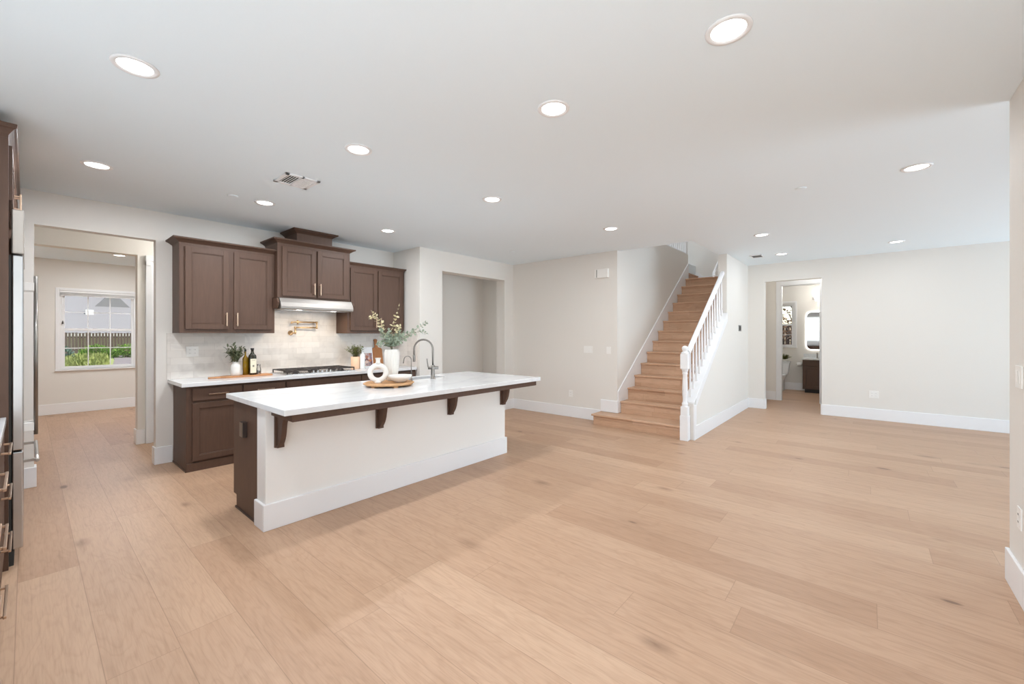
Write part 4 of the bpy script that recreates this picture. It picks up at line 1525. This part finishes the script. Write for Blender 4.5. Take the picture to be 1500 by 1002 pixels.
for a, b2 in ((3.94, 4.41), (4.42, 4.89)):
    d = shaker(a, b2, 2.22, 2.55, 0.055, 'door', tp, T=LT)
    pull_v(b2 - 0.03 if a < 4 else a + 0.03, 2.24, 2.36, 0.055, d, T=LT)
m = MB(Matrix(((0, -1, 0, 0), (1, 0, 0, 0), (0, 0, 1, 0), (0, 0, 0, 1))))
m.T = None
cr = MB()
crown(cr, 3.89, 4.93, 0.07, 0.775, 2.58, 0.08, 0.035)
bmesh.ops.transform(cr.bm, matrix=LT, verts=cr.bm.verts[:])
cr.build('crown', 'cabinet_wood', tp, 0.001, 1)
# oven tower / pantry beyond the refrigerator
pc = thing('pantry_cabinet', 'tall brown pantry cabinet between the refrigerator and the kitchen wall', 'cabinet', (-0.4, 5.4, 0))
MB().box(-0.775, 4.932, 0, -0.07, 5.83, 2.58).build('body', 'cabinet_wood', pc)
for a, b2 in ((4.95, 5.375), (5.385, 5.81)):
    for z0, z1 in ((0.12, 1.45), (1.47, 2.55)):
        d = shaker(a, b2, z0, z1, 0.05, 'door', pc, T=LT)
cr = MB()
crown(cr, 4.932, 5.83, 0.07, 0.775, 2.58, 0.08, 0.035, False, False)
bmesh.ops.transform(cr.bm, matrix=LT, verts=cr.bm.verts[:])
cr.build('crown', 'cabinet_wood', pc, 0.001, 1)
# refrigerator
rf = thing('refrigerator', 'stainless steel built-in refrigerator at the left picture edge with long bar handles', 'refrigerator', (-0.4, 4.4, 0))
MB().box(-0.77, 3.945, 0.03, -0.06, 4.885, 1.89).build('body', 'vent_dark', rf)
for a, b2 in ((3.940, 4.408), (4.416, 4.884)):
    MB().box(-0.058, a, 0.70, -0.013, b2, 1.89).build('door', 'steel', rf, 0.006)
MB().box(-0.058, 3.940, 0.10, -0.013, 4.884, 0.69).build('freezer_drawer', 'steel', rf, 0.006)
MB().box(-0.060, 3.940, 1.90, -0.010, 4.884, 2.17).build('grille', 'steel_soft', rf, 0.006)
for Y in (4.36, 4.465):
    h = MB()
    h.tube([(0.042, Y, 0.72), (0.042, Y, 1.81)], 0.010, 12)
    h = h.build('handle', 'nickel', rf)
    q = MB()
    for zz in (0.775, 1.735):
        q.box(-0.013, Y - 0.011, zz - 0.028, 0.034, Y + 0.011, zz + 0.028)
    q.build('standoff', 'plate_plastic', h, 0.003)
h = MB()
h.tube([(0.045, 4.05, 0.60), (0.045, 4.78, 0.60)], 0.010, 12)
for Y in (4.09, 4.74):
    h.box(-0.013, Y - 0.012, 0.592, 0.038, Y + 0.012, 0.608)
h.build('handle', 'steel_soft', rf)
MB().box(-0.07, 3.95, 0.0, -0.05, 4.88, 0.09).build('toe_grille', 'vent_dark', rf)

# ------------------------------------------------------------------ passage: white door casing at the right
dc = MB()
dc.box(1.0, 7.11 - 0.045, 0, 1.062, 7.11, 2.36)
dc.box(1.062, 7.11 - 0.025, 0, 1.13, 7.11, 2.36)
dc.box(1.0, 7.11 - 0.05, 2.36, 2.0, 7.11, 2.43)
dc.box(1.0, 7.11 - 0.06, 2.30, 1.05, 7.11, 2.36)
o = struct('door_1', dc, 'door_paint', bevel=0.004)
dl = MB().box(1.13, 7.09, 0.01, 1.9, 7.11, 2.35).build('door_leaf', 'door_paint', o, 0.003)

# powder room door casing
dc = MB()
dc.box(10.485, 1.40, 0, 10.5, 1.485, 2.545)
dc.box(10.485, 0.635, 0, 10.5, 0.72, 2.545)
dc.box(10.485, 0.72, 2.46, 10.5, 1.40, 2.545)
dc.box(10.5, 1.385, 0, 10.62, 1.40, 2.46)
dc.box(10.5, 0.72, 0, 10.62, 0.735, 2.46)
dc.box(10.5, 0.735, 2.445, 10.62, 1.385, 2.46)
o = struct('door_2', dc, 'door_paint', bevel=0.003)
MB().box(10.64, 0.70, 0.01, 11.35, 0.735, 2.43).build('door_leaf', 'door_paint', o, 0.003)
for zz in (0.25, 0.95, 1.65, 2.25):
    MB().box(10.615, 0.733, zz - 0.045, 10.64, 0.742, zz + 0.045).build('door_hinge', 'nickel', o)

# ------------------------------------------------------------------ windows


def window(name, x0, x1, z0, z1, y, T=None, cols=3, rows=2, blind=None):
    """double hung window in a wall facing -Y at plane y"""
    m = MB(T)
    fw = 0.04
    # casing frame flush in the opening
    m.box(x0, y + 0.03, z0, x0 + fw, y + 0.11, z1)
    m.box(x1 - fw, y + 0.03, z0, x1, y + 0.11, z1)
    m.box(x0 + fw, y + 0.03, z0, x1 - fw, y + 0.11, z0 + 0.018)
    m.box(x0 + fw, y + 0.03, z1 - fw, x1 - fw, y + 0.11, z1)
    root = m.build(name, 'trim_paint', None, 0.003)
    root['kind'] = 'structure'
    zm = (z0 + z1) / 2 + 0.005
    a0, a1 = x0 + fw, x1 - fw
    for nm, b0, b1, yy in (('sash', z0 + 0.018, zm + 0.025, y + 0.045), ('sash', zm - 0.02, z1 - fw, y + 0.075)):
        s = MB(T)
        sw = 0.032 if nm == 'sash' else 0.03
        s.box(a0, yy, b0, a0 + sw, yy + 0.025, b1)
        s.box(a1 - sw, yy, b0, a1, yy + 0.025, b1)
        s.box(a0 + sw, yy, b0, a1 - sw, yy + 0.025, b0 + 0.034)
        s.box(a0 + sw, yy, b1 - 0.042, a1 - sw, yy + 0.025, b1)
        so = s.build('window_sash', 'trim_paint', root, 0.002)
        g = MB(T)
        for i in range(1, cols):
            X = a0 + sw + (a1 - a0 - 2 * sw) * i / cols
            g.box(X - 0.007, yy + 0.008, b0 + 0.042, X + 0.007, yy + 0.018, b1 - 0.042)
        for j in range(1, rows):
            Z = b0 + 0.042 + (b1 - b0 - 0.084) * j / rows
            g.box(a0 + sw, yy + 0.009, Z - 0.007, a1 - sw, yy + 0.017, Z + 0.007)
        g.build('grid_bars', 'trim_paint', so)
        p = MB(T).box(a0 + sw, yy + 0.012, b0 + 0.042, a1 - sw, yy + 0.014, b1 - 0.042)
        p.build('pane', 'glass', so)
    s = MB(T).box(x0 - 0.05, y - 0.035, z0 - 0.025, x1 + 0.05, y + 0.05, z0)
    s.build('window_sill', 'trim_paint', root, 0.003)
    return root


window('window_1', wx0, wx1, wz0, wz1, 10.9)
sl = MB()
for sx in (wx0 - 0.045,):
    sl.box(sx, 10.888, wz0, sx + 0.045, 10.9, wz1 + 0.045)
sl.box(wx1, 10.888, wz0, wx1 + 0.045, 10.9, wz1 + 0.045)
sl.box(wx0, 10.888, wz1, wx1, 10.9, wz1 + 0.045)
struct('trim_4', sl, 'trim_paint', bevel=0.003)
bl = thing('window_blind', 'raised white slatted blind at the top of the far room window', 'blind', (0.88, 10.92, 2.15))
MB().box(wx0 + 0.005, 10.902, 2.165, wx1 - 0.005, 10.928, 2.198).build('head_rail', 'blind_white', bl, 0.002)
for i in range(6):
    MB().box(wx0 + 0.015, 10.902, 2.158 - i * 0.007, wx1 - 0.015, 10.928, 2.161 - i * 0.007).build('slat', 'blind_white', bl)
MB().box(wx0 + 0.015, 10.903, 2.105, wx1 - 0.015, 10.927, 2.118).build('bottom_rail', 'blind_white', bl, 0.001)
MB().tube([(0.42, 10.905, 2.16), (0.42, 10.905, 1.66)], 0.0012, 5).build('cord', 'blind_white', bl)
MB().lathe([(0.0, 1.66), (0.006, 1.655), (0.013, 1.61), (0.012, 1.60), (0.0, 1.60)], (0.42, 10.905, 0), 12).build('tassel', 'slot_dark', bl)

TW = Matrix(((0, 1, 0, 0), (-1, 0, 0, 0), (0, 0, 1, 0), (0, 0, 0, 1)))   # local x -> -worldY, local y -> worldX
window('window_2', -bx1, -bx0, bz0, bz1, 12.75, T=TW, cols=2)
sl = MB()
sl.box(12.738, bx0 - 0.045, bz0, 12.75, bx0, bz1 + 0.045)
sl.box(12.738, bx1, bz0, 12.75, bx1 + 0.045, bz1 + 0.045)
sl.box(12.738, bx0, bz1, 12.75, bx1, bz1 + 0.045)
struct('trim_5', sl, 'trim_paint', bevel=0.003)

# ------------------------------------------------------------------ powder room
tl = thing('toilet', 'white two-piece toilet under the powder room window', 'toilet', (12.3, 1.71, 0))
tcy = 1.71
b = MB()
b.prism([(tcy - 0.225, 0.70), (tcy + 0.225, 0.70), (tcy + 0.19, 0.40), (tcy - 0.19, 0.40)], 'X', 12.50, 12.70)
b.build('tank', 'porcelain', tl, 0.015, 3)
MB().box(12.49, tcy - 0.235, 0.70, 12.72, tcy + 0.235, 0.73).build('tank_lid', 'porcelain', tl, 0.008, 3)
b = MB()
prof = [(0.10, 0.125, 0.0), (0.10, 0.115, 0.05), (0.10, 0.10, 0.16), (0.14, 0.13, 0.26), (0.22, 0.175, 0.34), (0.25, 0.19, 0.385)]
rings = []
for rx, rz_, z in prof:
    cxx = 12.28 - (rx - 0.1) * 0.5 + 0.06
    ring = [b.bm.verts.new((cxx + (rx * 1.05) * math.cos(2 * math.pi * i / 28), tcy + rz_ * math.sin(2 * math.pi * i / 28), z)) for i in range(28)]
    rings.append(ring)
for a_, b_ in zip(rings, rings[1:]):
    for i in range(28):
        f = b.bm.faces.new((a_[i], a_[(i + 1) % 28], b_[(i + 1) % 28], b_[i]))
        f.smooth = True
b.bm.faces.new(rings[0][::-1])
b.bm.faces.new(rings[-1])
b.box(12.35, tcy - 0.11, 0.0, 12.68, tcy + 0.11, 0.40)
b.build('bowl', 'porcelain', tl)
b = MB()
b.lathe([(0.0, 0.0), (0.19, 0.0), (0.195, 0.01), (0.19, 0.035), (0.0, 0.04)], (0, 0, 0), 32)
bmesh.ops.transform(b.bm, matrix=Matrix.Translation((12.265, tcy, 0.386)) @ Matrix.Diagonal((1.25, 1.0, 1.0, 1.0)), verts=b.bm.verts[:])
b.build('seat', 'porcelain', tl)
pb2 = thing('plant_pot', 'small low white pot on the toilet tank', 'pot', (12.60, 1.66, 0.73))
MB().lathe([(0.05, 0.0), (0.07, 0.02), (0.075, 0.05), (0.07, 0.05), (0.0, 0.04)], (12.60, 1.60, 0.73), 24).build('body', 'ceramic', pb2)
sprig_plant('leafy_herb_plant', 'low dark green plant on the toilet tank in the powder room', (12.60, 1.60), 0.77, 50, 0.14, 0.14, 'leaf_green', 0.045, 0.02, 21, 0.1)
va = thing('vanity_cabinet', 'dark brown powder room vanity cabinet with white top', 'vanity', (12.5, 0.8, 0))
TV = Matrix(((0, 1, 0, 0), (-1, 0, 0, 0), (0, 0, 1, 0), (0, 0, 0, 1)))
MB().box(12.27, 0.40, 0.09, 12.745, 1.19, 0.80).build('body', 'cabinet_wood', va, 0.002, 1)
MB().box(12.33, 0.42, 0.0, 12.74, 1.15, 0.09).build('plinth', 'cabinet_dark', va)
MB(TV).box(-1.175, 12.25, 0.66, -0.80, 12.27, 0.78).build('drawer', 'cabinet_wood', va, 0.002)
MB(TV).box(-0.79, 12.25, 0.66, -0.415, 12.27, 0.78).build('drawer', 'cabinet_wood', va, 0.002)
d = shaker(-1.175, -0.80, 0.11, 0.645, 12.25, 'door', va, T=TV)
pull_v(-0.83, 0.48, 0.60, 12.25, d, T=TV)
shaker(-0.79, -0.415, 0.11, 0.645, 12.25, 'door', va, T=TV)
MB().box(12.235, 0.39, 0.80, 12.747, 1.215, 0.835).build('vanity_top', 'quartz', va, 0.003, label='white vanity top')
MB().box(12.73, 0.39, 0.835, 12.747, 1.215, 0.93).build('backsplash', 'quartz', va, 0.002)
b = MB()
b.lathe([(0.02, 0.0), (0.018, 0.01), (0.014, 0.02), (0.013, 0.13), (0.0, 0.135)], (12.66, 0.93, 0.835), 16)
b.tube([(12.66, 0.93, 0.95), (12.60, 0.93, 0.965), (12.55, 0.93, 0.945)], 0.010, 10)
o = b.build('vanity_faucet', 'nickel', None)
tag(o, 'small chrome faucet on the powder room vanity under the mirror', 'faucet')
move_origin(o, (12.66, 0.93, 0.835))


def rrect(cy_, cz_, w_, h_, r_, n=8):
    pts = []
    for (sx, sz, a0) in ((1, 1, 0), (-1, 1, 90), (-1, -1, 180), (1, -1, 270)):
        for i in range(n + 1):
            a = math.radians(a0 + 90.0 * i / n)
            pts.append((cy_ + sx * (w_ / 2 - r_) + r_ * math.cos(a), cz_ + sz * (h_ / 2 - r_) + r_ * math.sin(a)))
    return pts


mr = thing('backlit_mirror', 'rounded rectangular mirror with a glowing white edge above the vanity', 'mirror', (12.75, 0.81, 1.5))
MB().prism(rrect(0.815, 1.505, 0.66, 0.92, 0.10), 'X', 12.705, 12.72).build('glass', 'mirror', mr)
MB().prism(rrect(0.815, 1.505, 0.70, 0.96, 0.12), 'X', 12.72, 12.735).build('light_edge', 'halo', mr, label='glowing white edge')
MB().prism(rrect(0.815, 1.505, 0.5, 0.76, 0.1), 'X', 12.735, 12.749).build('mount', 'trim_paint', mr)
vl = thing('vanity_light', 'small glowing vanity light fixture above the mirror', 'wall lamp', (12.75, 0.85, 2.3))
MB().box(12.725, 0.62, 2.28, 12.75, 1.03, 2.34).build('back_plate', 'nickel', vl, 0.003)
for Y in (0.70, 0.94):
    MB().lathe([(0.03, -0.07), (0.05, 0.02), (0.052, 0.07), (0.0, 0.07)], (12.65, Y, 2.31), 20).build('shade', 'bulb_glass', vl)
    MB().tube([(12.725, Y, 2.31), (12.66, Y, 2.31)], 0.008).build('arm', 'nickel', vl)
l = lamp('vanity_bulb', 'POINT', (0, 0, 0), 3, (1.0, 0.95, 0.88), size=0.05)
l.parent = vl
l.location = Vector((12.5, 0.85, 2.35)) - Vector(vl.location)
tpz = thing('toilet_roll_holder', 'white toilet roll on a holder between toilet and vanity', 'toilet roll holder', (12.70, 1.30, 0.66))
MB().tube([(12.75, 1.36, 0.66), (12.67, 1.36, 0.66), (12.67, 1.23, 0.66)], 0.007).build('arm', 'nickel', tpz)
MB().lathe([(0.02, -0.05), (0.048, -0.05), (0.048, 0.05), (0.02, 0.05)], (12.67, 1.29, 0.66), 24, 'Y').build('roll', 'towel_white', tpz)

# ------------------------------------------------------------------ outside the far room window
g = MB().box(-12, 11.06, -0.25, 22, 75, -0.05).build('ground_outside', 'grass')
g['kind'] = 'structure'
rn = random.Random(3)
gb_ = MB()
for k in range(5200):
    y = rn.uniform(24, 37.5)
    x = rn.uniform(0.02 * y, 0.135 * y)
    if x > 0.098 * y - 0.3 + 0.15 * math.sin(y * 2.1):
        continue
    h_ = rn.uniform(0.10, 0.30) * (1 + 0.5 * math.sin(x * 5 + y * 1.7))
    gb_.leaf((x, y, -0.05), (rn.uniform(-0.5, 0.5), rn.uniform(-0.5, 0.5), 1), (rn.uniform(-1, 1), 1, 0), h_, 0.07, 0.2)
o = gb_.build('lawn_grass', 'grass_blade', None)
o['kind'] = 'stuff'
tag(o, 'bright tufted lawn grass outside the far room window', 'grass')
o = MB().prism([(2.3, 24), (9, 24), (9, 40), (3.9, 40), (3.3, 33)], 'Z', -0.05, -0.02).build('gravel_bed', 'gravel')
o['kind'] = 'structure'


def bush(name, label, c_, rx, ry_, rz_, m, seed, n=2400, L=0.09):
    r = rn2 = random.Random(seed)
    t_ = thing(name, label, 'bush', c_)
    core = MB()
    for i in range(7):
        a = r.uniform(0, 6.28)
        core.lathe([(0.0, -0.0), (0.03, 0.05), (0.02, rz_ * 0.8)], (c_[0] + 0.2 * rx * math.cos(a), c_[1] + 0.2 * ry_ * math.sin(a), c_[2]), 6)
    core.build('stems', 'bark', t_)
    lv = MB()
    for k in range(n):
        v_ = Vector((r.gauss(0, 1), r.gauss(0, 1), r.gauss(0, 1))).normalized()
        if v_.z < -0.15:
            v_.z = -v_.z * 0.4
        s_ = r.uniform(0.72, 1.0) * (1 + 0.12 * math.sin(v_.x * 9 + v_.y * 7))
        p = Vector((c_[0] + v_.x * rx * s_, c_[1] + v_.y * ry_ * s_, c_[2] + 0.1 + v_.z * rz_ * s_))
        lv.leaf(p, v_ + Vector((r.uniform(-.8, .8), r.uniform(-.8, .8), r.uniform(-.3, .8))), (r.uniform(-1, 1), r.uniform(-1, 1), 1), L, L * 0.6)
    lv.build('foliage', m, t_)
    return t_


bush('garden_bush', 'rounded bright green bush in the middle of the far room window view', (2.95, 38.3, -0.05), 0.85, 0.7, 0.66, 'bush', 5)
bush('garden_bush', 'dense green bush at the right of the far room window view', (4.15, 36.0, -0.05), 0.72, 0.7, 0.70, 'bush', 6)
bush('garden_bush', 'low bluish shrub at the left of the far room window view', (1.42, 34.0, -0.05), 0.30, 0.3, 0.66, 'bush_blue', 8, 900)
fe = thing('garden_fence', 'weathered brown board fence behind the garden bushes', 'fence', (3.5, 42, -0.05))
rn = random.Random(9)
for k in range(56):
    X = -0.6 + k * 0.165
    hh = 1.55 + rn.uniform(-0.02, 0.02)
    yy = 42.0 + rn.choice((0.0, 0.0, 0.03, 0.05))
    MB().prism([(X, -0.03), (X + 0.13, -0.03), (X + 0.13, hh), (X, hh)], 'Y', yy, yy + 0.02).build('board', 'fence_wood', fe)
MB().box(-0.6, 42.08, 0.25, 8.6, 42.14, 0.35).build('rail', 'fence_wood', fe)
MB().box(-0.6, 42.08, 1.2, 8.6, 42.14, 1.3).build('rail', 'fence_wood', fe)
ho = thing('neighbour_house', 'neighbouring house with a large grey shingle roof beyond the fence', 'house', (3, 60, 0))
MB().box(-10, 48.2, -0.05, 20, 70, 1.7).build('wall', 'stucco', ho)
b = MB()
b.prism([(47.2, 1.30), (47.2, 1.50), (62, 9.0), (76, 1.5), (76, 1.3)], 'X', -11, 21)
b.build('roof', 'roof_shingle', ho)
b = MB()
b.prism([(3.55, 3.5), (6.6, 3.5), (5.1, 5.3)], 'Y', 52.0, 60)
b.build('dormer', 'roof_shingle', ho)
MB().box(3.25, 50.4, 3.0, 3.75, 50.9, 3.55).build('roof_vent', 'ceramic', ho)
MB().box(6.0, 50.2, 2.3, 6.4, 50.6, 2.9).build('roof_vent', 'ceramic', ho)
MB().box(-11, 47.08, 1.28, 21, 47.2, 1.50).build('gutter', 'ceramic', ho)

# outside the powder room window: bare-leaved trees and a fence
g = MB().box(12.95, -6, -0.25, 30, 11, -0.05).build('ground_side', 'gravel')
g['kind'] = 'structure'


def tree(name, label, x, y, hh, seed, m):
    r = random.Random(seed)
    t_ = thing(name, label, 'tree', (x, y, -0.05), 'trees outside the powder room')
    tr = MB()
    tr.tube([(x, y, -0.05), (x + 0.05, y + 0.03, hh * 0.4), (x - 0.03, y, hh * 0.8)], [0.11, 0.09, 0.04], 8)
    lv = MB()
    for k in range(16):
        a = r.uniform(0, 6.28)
        z0 = hh * r.uniform(0.25, 0.75)
        e = Vector((x + math.cos(a) * r.uniform(0.5, 1.1), y + math.sin(a) * r.uniform(0.5, 1.1), z0 + r.uniform(0.3, 0.9)))
        tr.tube([(x, y, z0), e], [0.035, 0.01], 5)
        for j in range(60):
            p = e + Vector((r.gauss(0, 0.28), r.gauss(0, 0.28), r.gauss(0, 0.25)))
            lv.leaf(p, (r.uniform(-1, 1), r.uniform(-1, 1), r.uniform(-1, 1)), (0, 0, 1), 0.11, 0.07)
    tr.build('trunk', 'bark', t_)
    lv.build('foliage', m, t_)


tree('garden_tree', 'brown-leaved tree seen through the powder room window nearest the vanity', 17.0, 1.75, 3.6, 31, 'autumn_leaf')
tree('garden_tree', 'dark bushy tree seen at the far side of the powder room window', 18.2, 3.6, 3.8, 32, 'bark')
fe = thing('side_fence', 'grey-brown board fence outside the powder room window', 'fence', (19.5, 2.5, -0.05))
for k in range(34):
    Y = -0.5 + k * 0.165
    MB().box(19.5, Y, -0.04, 19.53, Y + 0.15, 1.8).build('board', 'fence_wood', fe)
MB().box(19.53, -0.5, 0.4, 19.58, 5.1, 0.5).build('rail', 'fence_wood', fe)
